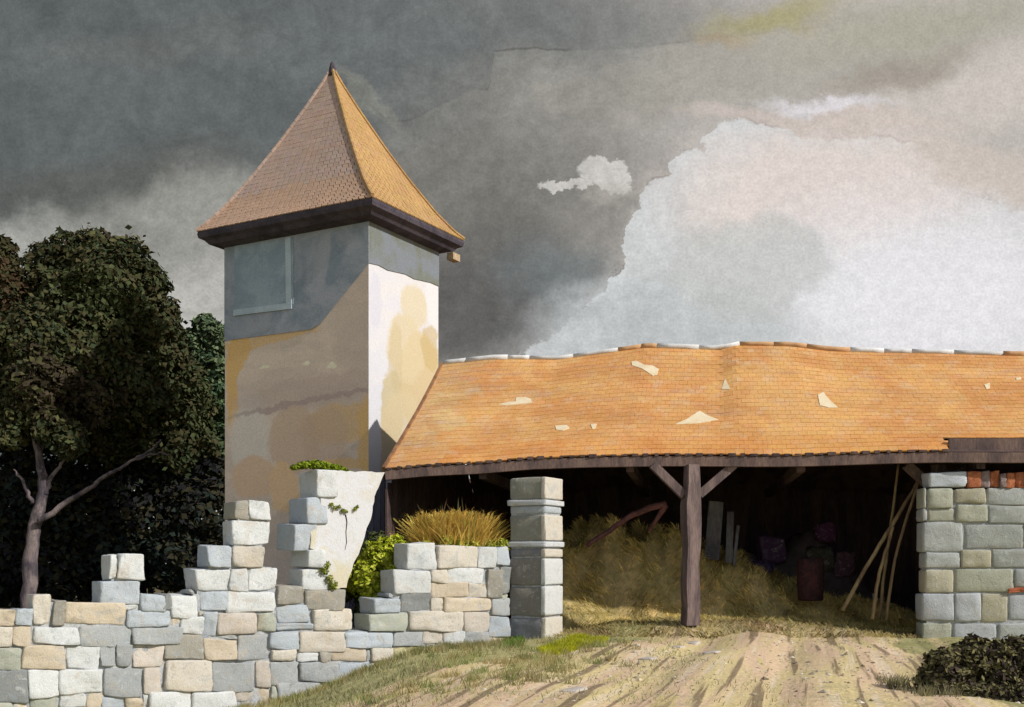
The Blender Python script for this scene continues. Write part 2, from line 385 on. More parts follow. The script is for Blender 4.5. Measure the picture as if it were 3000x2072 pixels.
def inside(poly,X,Y):
    r=np.zeros(X.shape,bool); n=len(poly)
    for i in range(n):
        x1,y1=poly[i]; x2,y2=poly[(i+1)%n]
        if y1==y2: continue
        c=((y1>Y)!=(y2>Y))&(X<(x2-x1)*(Y-y1)/(y2-y1)+x1); r^=c
    return r
S_=3
def fill_stones(stones, outline, blocked=None, maxw=95, maxh=55, cols=None, ox=-300, oy=1300, W=1900, Hh=900):
    gx=np.arange(ox,ox+W,S_)+S_/2; gy=np.arange(oy,oy+Hh,S_)+S_/2; X,Y=np.meshgrid(gx,gy)
    free=inside(outline,X,Y)
    if blocked is not None: free&=~inside(blocked,X,Y)
    for (a,b,c,d,_) in stones: free&=~((X>a-3)&(X<b+3)&(Y>c-3)&(Y<d+3))
    out=[]; 
    for i in range(len(gy)):
        for j in range(len(gx)):
            if not free[i,j]: continue
            w=1; mw=int(random.uniform(.45,1)*maxw/S_); mh=int(random.uniform(.6,1)*maxh/S_)
            while w<mw and j+w<len(gx) and free[i,j+w]: w+=1
            h=1
            while h<mh and i+h<len(gy) and free[i+h,j:j+w].all(): h+=1
            # taking the thinner run leaves slivers: mark them used, keep only real stones
            free[i:i+h,j:j+w]=False
            if w*S_>=12 and h*S_>=12:
                out.append((gx[j]-1,gx[j]+w*S_-5,gy[i]-1,gy[i]+h*S_-5,random.choice(cols)))
    return out
fillers=fill_stones(stones,outline,plaster_poly,cols=[WHT,CRM,GRY,BLU,PCH,GRY,WHT,GRN,ORG])
wall=empty('ruined_wall',wpt(700,2060)*V(1,1,0)+V(0,0,-1),'long ruined wall of pale dressed rubble with stepped broken top and whitewashed end','stone wall')
mb=MB(); TH=.62
def wall_block(mb,st,th=TH,off=0,r=.022,rough=.011,pt=wpt,N=WN,jit=.028):
    a,b,c,d,col=st
    g_=2.4 if pt is wpt else 1.5
    fr=[pt(a-g_,d+g_,off),pt(b+g_,d+g_,off),pt(b+g_,c-g_,off),pt(a-g_,c-g_,off)]
    bk=[p-N*th for p in fr]; k=random.uniform(.95,1.13)
    block(mb,fr+bk,r,tuple(min(1,q*k) for q in col[:3])+(1,),jit,rough)
for st in stones: wall_block(mb,st,TH if st[0]<860 or st[3]>1664 else .78,off=random.uniform(-.02,.03))
for st in fillers: wall_block(mb,st,TH-.05,off=random.uniform(-.05,.01),r=.035)
mb.build('stonework',M['stone'],wall,smooth=True)
# mortar core: vertical strips, set back behind the stone faces
def core(stones_all, outline, pt, N, back, th, x0, x1, step=12, y0=1300, y1=2200, inset=9):
    mb=MB(); ys=np.arange(y0,y1,3.0)
    for x in np.arange(x0,x1,step):
        X=np.full_like(ys,x+step/2); ins=inside(outline,X,ys)
        ins&=inside(outline,X-8,ys)&inside(outline,X+8,ys)
        k=0
        while k<len(ys):
            if ins[k]:
                e=k
                while e+1<len(ys) and ins[e+1]: e+=1
                ya,yb=ys[k]+inset,ys[e]-1
                if yb-ya>8:
                    fr=[pt(x,yb,-back),pt(x+step,yb,-back),pt(x+step,ya,-back),pt(x,ya,-back)]
                    box8(mb,fr+[p-N*(th-2*back) for p in fr])
                k=e+1
            else: k+=1
    return mb
core(stones,outline,wpt,WN,.05,TH,-260,1490).build('mortar',M['mortar'],wall)
def poly_slab(mb,pts_px,pt,N,off,th,col=None,sub=1):
    fr=[pt(x,y,off) for x,y in pts_px]; n=len(fr)
    bk=[p-N*th for p in fr]; vs=fr+bk
    fs=[list(range(n))[::-1],[n+i for i in range(n)]]+[[i,(i+1)%n,n+(i+1)%n,n+i] for i in range(n)]
    mb.add(vs,fs,col)
m,nt,b,g=new_mat('whitewash',.92)
n1=nt.noise(g,1.4,5,.6,.8); n2=nt.noise(g,7,5,.7,.5); n3=nt.noise(g,40,4,.7); x,y,z=nt.sep(g)
col=nt.mix(nt.smooth(n1,.5,.62)*.6,lin(206,207,210),lin(200,194,180))
col=nt.mix(nt.smooth(n2,.58,.7)*.5,col,lin(182,186,192))
col=nt.mix(nt.smooth(n1+z*.12,.72,.55)*.7,col,lin(200,190,154))
f=nt.smooth(n3,.3,.7)*.14+.9
nt.put(b.inputs['Base Color'],nt.mix(1.0,col,nt.vec(f,f,f),'MULTIPLY')); bump(nt,b,n2*.6+n3*.4,.5,.04)
M['white']=m
mb=MB(); poly_slab(mb,plaster_poly,wpt,WN,-.012,.6); mb.build('whitewashed_face',M['white'],wall)
# crack in the whitewash
mb=MB(); cp=[(1013,1508),(1017,1530),(1014,1560),(1016,1590),(1011,1612)]
pts=[wpt(x,y,-.008) for x,y in cp]; tube(mb,pts,[.012,.010,.007,.007,.003],5)
M['black']=mottled('dark_gap',lin(38,36,40),lin(28,27,31),3,20); mb.build('crack',M['black'],wall)

# ------------------------------------------------------------------ leaves
def leafcloud(mb, lobes, n, size, cols, flat=.0, shell=.55, up=0.3):
    L=np.array([[*l[:3],l[3]] for l in lobes],float)     # centre + radius (optional squash)
    sq=np.array([l[4] if len(l)>4 else 1. for l in lobes]); wt=L[:,3]**2*sq; wt/=wt.sum()
    idx=RNG.choice(len(L),n,p=wt)
    d=RNG.normal(size=(n,3)); d/=np.linalg.norm(d,axis=1,keepdims=True)
    # lumpy surface
    k=RNG.integers(0,1000,len(L)); ph=k[idx]*.37
    lump=1+.16*np.sin(d[:,0]*5+ph)*np.sin(d[:,2]*6+ph*1.7)+.10*np.sin(d[:,1]*9+d[:,2]*8+ph)
    r=L[idx,3]*lump*(shell+(1-shell)*RNG.random(n)**.45)
    stray=RNG.random(n)<.05; r=np.where(stray,r*1.14,r)
    c=L[idx,:3]+d*r[:,None]*np.stack([np.ones(n),np.ones(n),sq[idx]],-1)
    nrm=d*.8+RNG.normal(size=(n,3))*.6+V(0,0,up); nrm/=np.linalg.norm(nrm,axis=1,keepdims=True)
    t=np.cross(nrm,RNG.normal(size=(n,3))); t/=np.linalg.norm(t,axis=1,keepdims=True); s_=np.cross(nrm,t)
    a=size*RNG.uniform(.55,1.3,n)[:,None]; bb=a*RNG.uniform(.4,.7,n)[:,None]
    q=np.stack([c-t*a,c+s_*bb+nrm*a*.1,c+t*a,c-s_*bb-nrm*a*.1],1).reshape(-1,3)
    cols=np.array([x[:3] for x in cols]); patch=np.sin(c[:,0]*.9+1.3)*np.sin(c[:,2]*1.1)+np.sin(c[:,1]*.7+c[:,2]*.6)
    ci=np.clip(((patch+2)/4*len(cols)+RNG.normal(0,.7,n)).astype(int),0,len(cols)-1)
    cc=cols[ci]*RNG.uniform(.7,1.25,n)[:,None]
    ccc=np.concatenate([np.repeat(cc,4,0),np.ones((4*n,1))],1)
    fs=(np.arange(4*n).reshape(n,4)+mb.n).tolist()
    mb.v.append(q); mb.f.extend(fs); mb.c.append(ccc); mb.n+=4*n
def plobes(lst,d0):
    out=[]
    for l in lst:
        px,py,r=l[:3]; d=d0+(l[3] if len(l)>3 else 0); p=at(px,py,d)
        out.append((p[0],p[1],p[2],r/F*d)+((l[4],) if len(l)>4 else ()))
    return out
OLV=[lin(70,78,48),lin(76,72,48),lin(60,70,46),lin(80,80,50),lin(66,58,44)]
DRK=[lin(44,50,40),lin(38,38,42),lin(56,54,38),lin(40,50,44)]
GRNL=[lin(88,108,74),lin(70,92,68),lin(102,116,84)]

def tree(name,label,trunks,crown_lobes,n,size,cols,extra=None):
    base=trunks[0][0][0]
    t=empty(name,(base[0],base[1],float(gz(base[0],base[1]))),label,'tree','trees behind the ruined wall')
    mb=MB()
    for pts,rad in trunks:
        P,R=smooth_path(pts,rad,5,.02); tube(mb,P,R,9,wob=.08)
    mb.build('trunk',M['bark'],t,smooth=True)
    mb=MB(); leafcloud(mb,crown_lobes,n,size,cols)
    if extra: leafcloud(mb,*extra)
    mb.build('crown',M['leaf'],t)
    return t
def P3(*l,d=33.5): return [tuple(at(x,y,d+(q[0] if q else 0))) for x,y,*q in l]
dt=32.5
tr=[(P3((84,1800),(90,1640),(102,1540),(122,1460),(118,1350),(92,1240),(85,1150),d=dt),[.25,.22,.20,.17,.12,.08,.05]),
    (P3((112,1530),(190,1475),(262,1430),(310,1395),(350,1372),(400,1345),d=dt-.3),[.10,.085,.07,.06,.05,.04]),
    (P3((398,1346),(440,1322),(470,1288),d=dt-.35),[.05,.04,.02]),(P3((398,1346),(450,1332),(495,1330),d=dt-.35),[.045,.03,.015]),
    (P3((128,1450),(150,1400),(180,1360),(205,1310),d=dt),[.09,.07,.045,.02]),(P3((98,1475),(70,1420),(40,1375),d=dt),[.08,.05,.02]),
    (P3((115,1350),(128,1270),(150,1180),(200,1080),d=dt+1.2),[.07,.05,.03,.02]),(P3((92,1240),(60,1130),(30,1050),d=dt+1.2),[.05,.035,.02]),
    (P3((150,1400),(200,1330),(250,1250),(300,1180),d=dt+1),[.03,.025,.02,.01])]
crown=plobes([(140,775,62),(205,742,66),(285,745,72),(370,760,62),(420,830,70),(455,930,72),(470,1020,80,1),(330,850,140),(180,880,130),(110,980,120),(260,1010,160),(400,1110,130,1),(520,1130,95,2),(140,1120,150,2),(330,1210,150,3),(520,1260,120,3),(60,1060,130,1),(90,1010,110,-1.6),(180,1090,90,-1.2),(20,1150,90,-1.4),(250,1180,80,-.8),(110,1190,60,-1.4),(60,1200,60,-2.2),(150,1250,60,-2.2),(200,1290,55,-2.3),(110,1120,90,-2.2),(30,1270,50,-2.2)],34.5)
tree('broadleaf_tree','tall dark tree with pale forked trunk and round olive crown behind the wall',tr,crown,80000,.115,OLV)
c2=plobes([(0,745,48),(-50,790,95),(20,830,62),(-30,930,120),(-110,1050,180),(0,1120,110,1),(-150,900,150)],33.5)
tree('broadleaf_tree','brown-green tree cut by the left edge of the view',[(P3((-150,1800),(-140,1500),(-110,1200),(-60,1000),d=33.5),[.32,.26,.2,.1])],c2,32000,.12,[lin(70,68,44),lin(78,62,44),lin(62,66,44)])
c3=plobes([(560,1010,42),(600,955,34),(625,985,42),(660,1010,50),(640,1080,70),(580,1110,70),(620,1190,90),(680,1150,80),(640,1320,110),(560,1250,80)],39)
tree('broadleaf_tree','lighter blue-green tree close beside the tower corner',[(P3((610,1790),(615,1500),(620,1200),(625,1050),d=39),[.22,.18,.12,.06])],c3,30000,.12,GRNL)
# dark understorey shrubs
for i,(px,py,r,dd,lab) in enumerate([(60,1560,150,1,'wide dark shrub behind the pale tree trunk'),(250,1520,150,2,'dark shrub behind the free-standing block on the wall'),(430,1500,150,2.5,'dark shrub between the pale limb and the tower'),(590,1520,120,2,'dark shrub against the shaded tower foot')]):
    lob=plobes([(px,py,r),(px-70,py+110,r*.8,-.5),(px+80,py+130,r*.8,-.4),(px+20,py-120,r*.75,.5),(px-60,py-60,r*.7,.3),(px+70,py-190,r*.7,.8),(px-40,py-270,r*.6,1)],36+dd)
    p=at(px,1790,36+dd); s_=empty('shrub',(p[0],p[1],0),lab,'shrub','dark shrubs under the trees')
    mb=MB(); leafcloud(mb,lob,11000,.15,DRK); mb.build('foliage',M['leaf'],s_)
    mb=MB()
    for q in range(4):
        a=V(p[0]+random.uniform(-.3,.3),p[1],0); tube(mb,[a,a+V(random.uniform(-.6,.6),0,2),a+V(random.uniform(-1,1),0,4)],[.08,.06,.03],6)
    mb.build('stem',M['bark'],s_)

# ------------------------------------------------------------------ tower
tower=empty('watchtower',(C0[0]-1.5,C0[1]+2.5,0),'square plastered tower with steep flared tile roof and grey eave-shadow panels at the top','tower')
def quad_wall(name,a0,b0,a1,b1,mat):
    mb=MB(); N=16
    vs=[];fs=[]
    for i in range(N+1):
        for j in range(N+1):
            s_=i/N; z=-.3+(ZT+.3)*j/N; p=tw(a0+(a1-a0)*s_,b0+(b1-b0)*s_,z); vs.append(p)
    for i in range(N):
        for j in range(N): fs.append([i*(N+1)+j,(i+1)*(N+1)+j,(i+1)*(N+1)+j+1,i*(N+1)+j+1])
    mb.add(vs,fs); return mb.build(name,mat,tower)
quad_wall('wall',WL,0,0,0,M['plL']); quad_wall('wall',0,0,0,WR,M['plR'])
quad_wall('wall',0,WR,WL,WR,M['tower_other']); quad_wall('wall',WL,WR,WL,0,M['tower_other'])
# grey panels shaped and toned as the eave shadow, a 25 mm skin
NL=V(-.458,-.889,0); NL/=np.linalg.norm(NL); NR=V(eR[1],-eR[0],0)
def facept(which):
    e=eL if which=='L' else eR; N=NL if which=='L' else NR
    def f(px,py,off=0):
        s_,z=face_hit(px,py,which); p=C0+e*s_; return V(p[0],p[1],z)+N*off
    return f
fL,fR=facept('L'),facept('R')
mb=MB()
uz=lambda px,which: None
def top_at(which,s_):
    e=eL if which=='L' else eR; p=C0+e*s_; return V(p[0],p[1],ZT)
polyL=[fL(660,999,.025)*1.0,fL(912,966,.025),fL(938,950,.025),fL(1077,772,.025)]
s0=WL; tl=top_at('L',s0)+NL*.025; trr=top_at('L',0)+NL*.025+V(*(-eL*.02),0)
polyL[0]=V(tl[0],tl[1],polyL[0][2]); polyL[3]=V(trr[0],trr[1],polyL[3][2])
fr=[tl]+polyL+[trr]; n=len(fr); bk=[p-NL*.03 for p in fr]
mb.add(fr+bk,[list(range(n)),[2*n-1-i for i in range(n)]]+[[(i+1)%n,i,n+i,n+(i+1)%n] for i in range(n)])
mb.build('shade_panel',M['eave_shade'],tower)
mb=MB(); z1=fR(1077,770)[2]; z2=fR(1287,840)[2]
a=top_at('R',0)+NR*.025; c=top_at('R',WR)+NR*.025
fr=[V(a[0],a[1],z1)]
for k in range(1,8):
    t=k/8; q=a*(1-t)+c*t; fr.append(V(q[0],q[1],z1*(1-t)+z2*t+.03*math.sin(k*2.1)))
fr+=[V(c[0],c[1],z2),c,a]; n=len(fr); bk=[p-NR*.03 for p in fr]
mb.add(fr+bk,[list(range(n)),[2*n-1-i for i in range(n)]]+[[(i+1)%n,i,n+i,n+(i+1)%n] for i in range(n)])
mb.build('shade_panel',M['eave_shade2'],tower)
# window: faded board with a pale frame
mb=MB(); fr=[fL(690,912,.04),fL(862,893,.04),fL(862,696,.04),fL(690,722,.04)]
box8(mb,fr+[p-NL*.012 for p in fr]); win=mb.build('window',M['pane'],tower)
mb=MB()
def strip(mb,a,b,w): # frame board between two photo points on the left face
    A=fL(*a,.05);B=fL(*b,.05); beam(mb,A,B,w,.05,up=NL) 
beam(mb,fL(847,697,.05),fL(850,900,.05),.19,.022,up=NL); beam(mb,fL(858,897,.052),fL(688,918,.052),.17,.022,up=NL)
mb.build('frame',M['frame'],win)
# eaves
OV=.5; ZE=11.03
def ring(a,z): return [tw(-a,-a,z),tw(-a,WR+a,z),tw(WL+a,WR+a,z),tw(WL+a,-a,z)]
mb=MB()
rs=[ring(OV,ZE+.02),ring(OV+.02,ZE-.10),ring(OV,ZE-.2),ring(OV-.12,ZE-.26),ring(OV-.2,ZE-.36),ring(.04,ZE-.43),ring(.04,ZE-.1)]
vs=[p for r in rs for p in r]; fs=[]
for i in range(len(rs)-1):
    for k in range(4): fs.append([i*4+k,i*4+(k+1)%4,(i+1)*4+(k+1)%4,(i+1)*4+k])
# fascia wobble: subdivide by adding nails of board ends
mb.add(vs,fs)
mb.build('eaves_cornice',M['eave'],tower)
mb=MB(); p=tw(-.25,WR+.22,ZE-.5); beam(mb,p,p+V(*(eR*.35),0)+V(0,0,0),.22,.2); mb.build('rafter_end',M['tower_other'],tower)
# flared roof
cen=tw(WL/2,WR/2,0)
zA=EYE+(HZ-200)/F*cen[1]
HT=zA-ZE; prof=[(0,ZE),(.08,ZE+.045*HT),(.22,ZE+.152*HT),(.42,ZE+.34*HT),(.6,ZE+.525*HT),(.81,ZE+.76*HT),(.93,ZE+.905*HT),(1,zA)]
tp=np.array([p[0] for p in prof]); zp=np.array([p[1] for p in prof])
NRW=34
corn=ring(OV+.03,0)
def rp(corner_t,t,off=0):
    z=np.interp(t,tp,zp); base=corner_t*(1-t)+V(cen[0],cen[1],0)*t; return V(base[0],base[1],z+off)
roof_ts=np.linspace(0,.995,NRW+1)
mb=MB()
def tile(mb,p0,p1,p2,p3,th,col):   # p0,p1 lower edge; p2,p3 upper edge
    n=np.cross(p1-p0,p3-p0); l=np.linalg.norm(n)
    if l<1e-7: return
    n/=l; 
    if n[2]<0: n=-n
    lo=n*th*.4; up=n*th*.15
    box8(mb,[p0-n*.02,p1-n*.02,p1+lo,p0+lo,p3-n*.02,p2-n*.02,p2+up,p3+up],col)
roofs=[]
for k in range(4):
    mb=MB(); a,b=corn[k],corn[(k+1)%4]
    for i in range(NRW):
        t0,t1=roof_ts[i],min(1,roof_ts[i+1]+.006)
        L0,R0=rp(a,t0),rp(b,t0); L1,R1=rp(a,t1),rp(b,t1); W=np.linalg.norm(R0-L0); nn=max(1,int(round(W/.2)))
        o=.5*(i%2)/nn
        cuts=[0]+[min(1,max(0,(j+1)/nn-o)) for j in range(nn)]+[1]; cuts=sorted(set(cuts))
        for c0,c1 in zip(cuts[:-1],cuts[1:]):
            if c1-c0<1e-3: continue
            sag=V(0,0,-random.uniform(0,.012)); kk=random.uniform(.95,1.04)
            colr=(kk,kk*random.uniform(.96,1.02),kk*random.uniform(.93,1.03),1)
            if k==3 and i<9+random.uniform(-.6,.6): colr=(kk*1.10,kk*1.0,kk*.86,1)
            tile(mb,L0+(R0-L0)*c0+sag,L0+(R0-L0)*(c1-.006)+sag,L1+(R1-L1)*(c1-.006),L1+(R1-L1)*c0,.026,colr)
    roofs.append(mb.build('roof_face',M['tile_shade'] if k==3 else M['tile_tower'],tower if k==0 else None))
roof=bpy.data.objects.new('roof',None); roof.location=tuple(cen); COL.objects.link(roof); roof.parent=tower; roof.location=(cen[0]-tower.location[0],cen[1]-tower.location[1],0)
bpy.context.view_layer.update()
for q_ in roofs:
    q_.parent=roof; q_.matrix_parent_inverse=roof.matrix_world.inverted()
for k in range(4):
    mb=MB(); hm=M['tile_shade'] if k==3 else M['tile_tower']; P=[rp(corn[k],t,.03) for t in np.linspace(0,1,30)]
    for i in range(29):
        tube(mb,[P[i],P[i+1]],[.052,.046],7,col=[random.uniform(.8,1.05)]*3+[1])
    h_=mb.build('hip_tiles',hm); h_.parent=roof; h_.matrix_parent_inverse=roof.matrix_world.inverted()
mb=MB(); ap=V(cen[0],cen[1],zA); tube(mb,[ap-V(0,0,.25),ap,ap+V(0,0,.12),ap+V(0,0,.2)],[.12,.1,.07,.01],8); h_=mb.build('finial',M['eave']); h_.parent=roof; h_.matrix_parent_inverse=roof.matrix_world.inverted()

# ------------------------------------------------------------------ open shed
EY,EM=21.7,-.15
eav=[(1090,1366),(1130,1370),(1250,1360),(1400,1352),(1560,1336),(1700,1331),(1900,1330),(2150,1328),(2350,1326),(2500,1323),(2780,1316),(3000,1314),(3500,1300)]
rid=[(1290,1065),(1300,1065),(1438,1052),(1633,1054),(1762,1034),(1892,1016),(2109,1026),(2150,1012),(2318,1012),(2435,1026),(2606,1034),(3000,1040),(3500,1042)]
RD=4.2                                     # ridge lies this far behind the eave
ex=np.array([on_plane(*p,EY,EM)[0] for p in eav]); ez=np.array([on_plane(*p,EY,EM)[2] for p in eav])
SL=V(.15,1.0); SL/=np.linalg.norm(SL)      # slope direction in plan
RYY=EY+RD*1.02
rx=np.array([on_plane(*p,RYY,EM)[0] for p in rid]); rz=np.array([on_plane(*p,RYY,EM)[2] for p in rid])
XL0=on_plane(1131,1370,EY,EM)[0]; XL1=on_plane(1299,1065,RYY,EM)[0]
XR=14.5
def roofpt(u,t,off=0):                     # u 0..1 along, t 0..1 up the slope
    xa=XL0+(XR-XL0)*u; xb=XL1+(XR+.6-XL1)*u
    A=V(xa,EY+EM*xa,np.interp(xa,ex,ez)); B=V(xb,RYY+EM*xb,np.interp(xb,rx,rz))
    p=A*(1-t)+B*t; p=p+V(0,0,-.10*math.sin(math.pi*t)+.012*math.sin(u*23+t*5)); return p+V(0,0,off)
shed=empty('open_shed',(3,24,0),'long open-fronted timber shed with sagging orange tile roof','shed')
NR_,NC=26,92
xs2785=on_plane(2786,1320,EY,EM)[0]; ucut=(xs2785-XL0)/(XR-XL0)
mb=MB()
for i in range(NR_):
    for j in range(NC+1):
        o=.5*(i%2); u0=max(0,(j-o)/NC); u1=min(1,(j+1-o)/NC-.0002)
        if u1<=u0: continue
        if i<3 and u0>ucut-.004: continue
        t0=i/NR_; t1=min(1,(i+1)/NR_+.008); kk=random.uniform(.96,1.03)*(1+.06*math.sin(i*.9+j*.13)*math.sin(j*.21+i*.3)); s_=random.uniform(-.004,.002)
        colr=(kk,kk*random.uniform(.97,1.03),kk*random.uniform(.92,1.05),1)
        if u0<.055+.02*math.sin(i*.8): colr=(colr[0]*.98,colr[1]*1.14,colr[2]*1.35,1)
        if i<4: colr=(colr[0],colr[1]*.92,colr[2]*.82,1)
        if u0>.78 and t0<.6: colr=(colr[0],colr[1]*(1-.10*(u0-.78)/.1 if u0<.88 else .9),colr[2]*.85,1)
        if i==0: s_-=.01; t0-=random.uniform(0,.012)
        tile(mb,roofpt(u0,t0,s_),roofpt(u1,t0,s_),roofpt(u1,t1),roofpt(u0,t1),.03,colr)
sroof=mb.build('roof',M['tile'],shed)
mb=MB(); tv=np.linspace(-.01,1.0,16)
for a_,b_ in zip(tv[:-1],tv[1:]): beam(mb,roofpt(0,a_,-.02)+V(-.03,0,0),roofpt(0,b_,-.02)+V(-.03,0,0),.07,.13)
mb.build('verge_board',M['vergewood'],shed)
# back slope
mb=MB(); vs=[];fs=[]; NB=40
for j in range(NB+1):
    u=j/NB; R_=roofpt(u,1,-.01); vs+= [R_,R_+V(SL[0]*5.2,SL[1]*5.2,-3.7)]
for j in range(NB): fs.append([2*j,2*j+2,2*j+3,2*j+1])
mb.add(vs,fs); mb.build('roof',M['tile'],shed)
mb=MB(); mb.add([v-V(0,0,.07) for v in vs],fs); mb.build('shade_lining',M['darktimber'],shed)  # dark sheet added to keep the back slope's underside gloomy
# ridge capping
mb=MB(); j=0; u=0
while u<1:
    w=random.uniform(.02,.07); pxs=0
    P=[roofpt(min(1,u+w*q/3),1,.03) for q in range(4)]
    rr=random.uniform(.055,.075)
    xx=P[0][0]; pxl=CX+F*P[0][0]/P[0][1]
    orange=(1870<pxl<1985 and random.random()<.7) or (2140<pxl<2440 and random.random()<.6) or random.random()<.08
    col=(.56,.34,.18,1) if orange else (*(V(.66,.66,.66)*random.uniform(.85,1.1)),1)
    tube(mb,P,[rr]*4,8,col=col,wob=.06); u+=w
mb.build('ridge_tiles',M['ridge'],sroof,smooth=True)
# lime patches on the roof
def roofhit(px,py):
    best=None
    for uu in np.linspace(0,1,241):
        pass
    return None
def find_ut(px,py):
    u,t=.3,.5
    for _ in range(30):
        p=roofpt(u,t); qx=CX+F*p[0]/p[1]; qy=HZ-F*(p[2]-EYE)/p[1]
        pu=roofpt(u+.001,t); pt_=roofpt(u,t+.001)
        J=np.array([[CX+F*pu[0]/pu[1]-qx, CX+F*pt_[0]/pt_[1]-qx],[HZ-F*(pu[2]-EYE)/pu[1]-qy, HZ-F*(pt_[2]-EYE)/pt_[1]-qy]])/.001
        du=np.linalg.solve(J,np.array([px-qx,py-qy])); u+=du[0]*.8; t+=du[1]*.8
    return u,t
patches=[[(1850,1062),(1866,1060),(1888,1072),(1912,1074),(1930,1084),(1925,1100),(1912,1103),(1896,1092),(1880,1082),(1852,1073)],
 [(2114,1142),(2124,1112),(2132,1128),(2140,1144)],[(1980,1245),(2010,1232),(2050,1206),(2072,1220),(2105,1232),(2060,1240),(2020,1244)],
 [(2396,1160),(2412,1152),(2432,1176),(2455,1196),(2425,1196),(2402,1190)],[(1460,1188),(1490,1180),(1510,1180),(1512,1168),(1540,1166),(1556,1172),(1558,1182),(1520,1186),(1480,1190)],
 [(1626,1250),(1660,1248),(1668,1256),(1650,1264),(1630,1262)],[(1730,1246),(1748,1244),(1745,1256),(1736,1260)],[(2884,1130),(2900,1124),(2900,1140),(2890,1142)],[(2976,1110),(2992,1108),(2990,1114),(2978,1115)]]
for pl in patches:
    mb=MB()
    ut=[find_ut(*p) for p in pl]; nn=len(ut)
    c=np.mean(ut,axis=0)
    top=[roofpt(u,t,.024) for u,t in ut]; bot=[roofpt(u,t,.0) for u,t in ut]
    mb.add(top+bot,[list(range(nn)),[2*nn-1-i for i in range(nn)]]+[[(i+1)%nn,i,nn+i,nn+(i+1)%nn] for i in range(nn)])
    mb.build('lime_patch',M['lime'],sroof)
# eaves plate, following the sag
mb=MB(); us=np.linspace(.0,1,60)
for a,b in zip(us[:-1],us[1:]):
    A=roofpt(a,0,-.17)+V(0,.04,0); B=roofpt(b,0,-.17)+V(0,.04,0)
    beam(mb,A,B,.16,.20 )
mb.build('eaves_beam',M['timber'],shed)
mb=MB(); ub=np.linspace(ucut,1,20)
for a,b in zip(ub[:-1],ub[1:]): beam(mb,roofpt(a,.045,-.03),roofpt(b,.045,-.03),.10,.30)
mb.build('fascia_board',M['timber'],shed)
# dark tile undersides / rafter feet
mb=MB()
for u in np.arange(.004,1,.0126):
    if u>ucut: break
    w=random.uniform(.05,.16); A=roofpt(u,.0,-.035); mb=MB()
    beam(mb,A+V(-w/2,-.03,0),A+V(w/2,-.03,0),.06,random.uniform(.035,.07))
    mb.build('rafter_foot',M['darktimber'],shed)
# rafters under the tiles and a dark sheet added to shade the roof underside
mb=MB(); vs=[];fs=[]; NU,NTt=60,8
for j in range(NU+1):
    for q_ in range(NTt+1): vs.append(roofpt(.002+.996*j/NU,.01+.985*q_/NTt,-.075))
for j in range(NU):
    for q_ in range(NTt): a_=j*(NTt+1)+q_; fs.append([a_,a_+NTt+1,a_+NTt+2,a_+1])
mb.add(vs,fs); mb.build('shade_lining',M['darktimber'],shed)
mb=MB()
for u in np.linspace(.01,.99,26):
    tt=np.linspace(.02,.98,7)
    for a_,b_ in zip(tt[:-1],tt[1:]): beam(mb,roofpt(u,a_,-.16),roofpt(u,b_,-.16),.1,.14)
mb.build('rafters',M['darktimber'],shed)
# posts with braces
def post(pxc,pyb,wid,brL,brR,label=None,setback=.0,topy=1368):
    d=on_plane(pxc,1600,EY+setback,EM)[1]; B=at(pxc,pyb,d); T=at(pxc+4,topy-6,d)
    mb=MB(); n=9; ring_=[]
    for k in range(n):
        t=k/(n-1); p=B*(1-t)+T*t; w=wid*(1-.16*t)*.5+(.03 if abs(t-.72)<.1 else 0)
        p=p+V(.012*math.sin(k*1.9),.01*math.cos(k*2.3),0); w=w*(1+.04*math.sin(k*3.7))
        for sx,sy in ((-1,-1),(1,-1),(1,1),(-1,1)):
            ring_.append(p+V(sx*w,sy*w,0)@np.array([[.96,.28,0],[-.28,.96,0],[0,0,1]]))
    fs=[[k*4+q,k*4+(q+1)%4,(k+1)*4+(q+1)%4,(k+1)*4+q] for k in range(n-1) for q in range(4)]+[[3,2,1,0],[4*n-4,4*n-3,4*n-2,4*n-1]]
    mb.add(ring_,fs); po=mb.build('post',M['postwood'],shed)
    for b in (brL,brR):
        if b: 
            mb=MB(); beam(mb,at(b[0],b[1],d),at(b[2],b[3],d),.17,.19,up=V(0,1,0)); mb.build('brace',M['postwood'],po)
    return po
post(2022,1832,.30,(2004,1452,1912,1362),(2048,1450,2150,1362))
post(2745,1800,.26,(2730,1430,2655,1362),(2770,1420,2850,1352),setback=.9)
# back wall, side walls, all boards toned dark for the gloom inside
def vboards(mb,A,B,z0,z1,w=.22,th=.04):
    A=V(*A);B=V(*B);L=np.linalg.norm(B-A);n=int(math.ceil(L/w)); t=(B-A)/L; nn=V(-t[1],t[0])
    for i in range(n):
        a=A+t*(i*w-.01); b=A+t*((i+1)*w+.01); o=(i%2)*.022+random.uniform(-.006,.006); zz=(z1(a) if callable(z1) else z1)
        q=[V(*(a+nn*o),z0),V(*(b+nn*o),z0),V(*(b+nn*o),zz),V(*(a+nn*o),zz)]
        box8(mb,q+[p+V(*(nn*th),0) for p in q])
def back(u): r=roofpt(u,1); return r+V(SL[0]*4.2,SL[1]*4.2,0)
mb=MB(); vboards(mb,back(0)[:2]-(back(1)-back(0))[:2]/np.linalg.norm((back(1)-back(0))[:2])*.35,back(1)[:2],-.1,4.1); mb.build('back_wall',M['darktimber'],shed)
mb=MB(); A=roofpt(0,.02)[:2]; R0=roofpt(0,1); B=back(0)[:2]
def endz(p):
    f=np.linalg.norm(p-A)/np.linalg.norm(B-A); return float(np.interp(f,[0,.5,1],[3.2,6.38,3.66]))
vboards(mb,A,B,-.1,endz); mb.build('side_wall',M['darktimber'],shed)
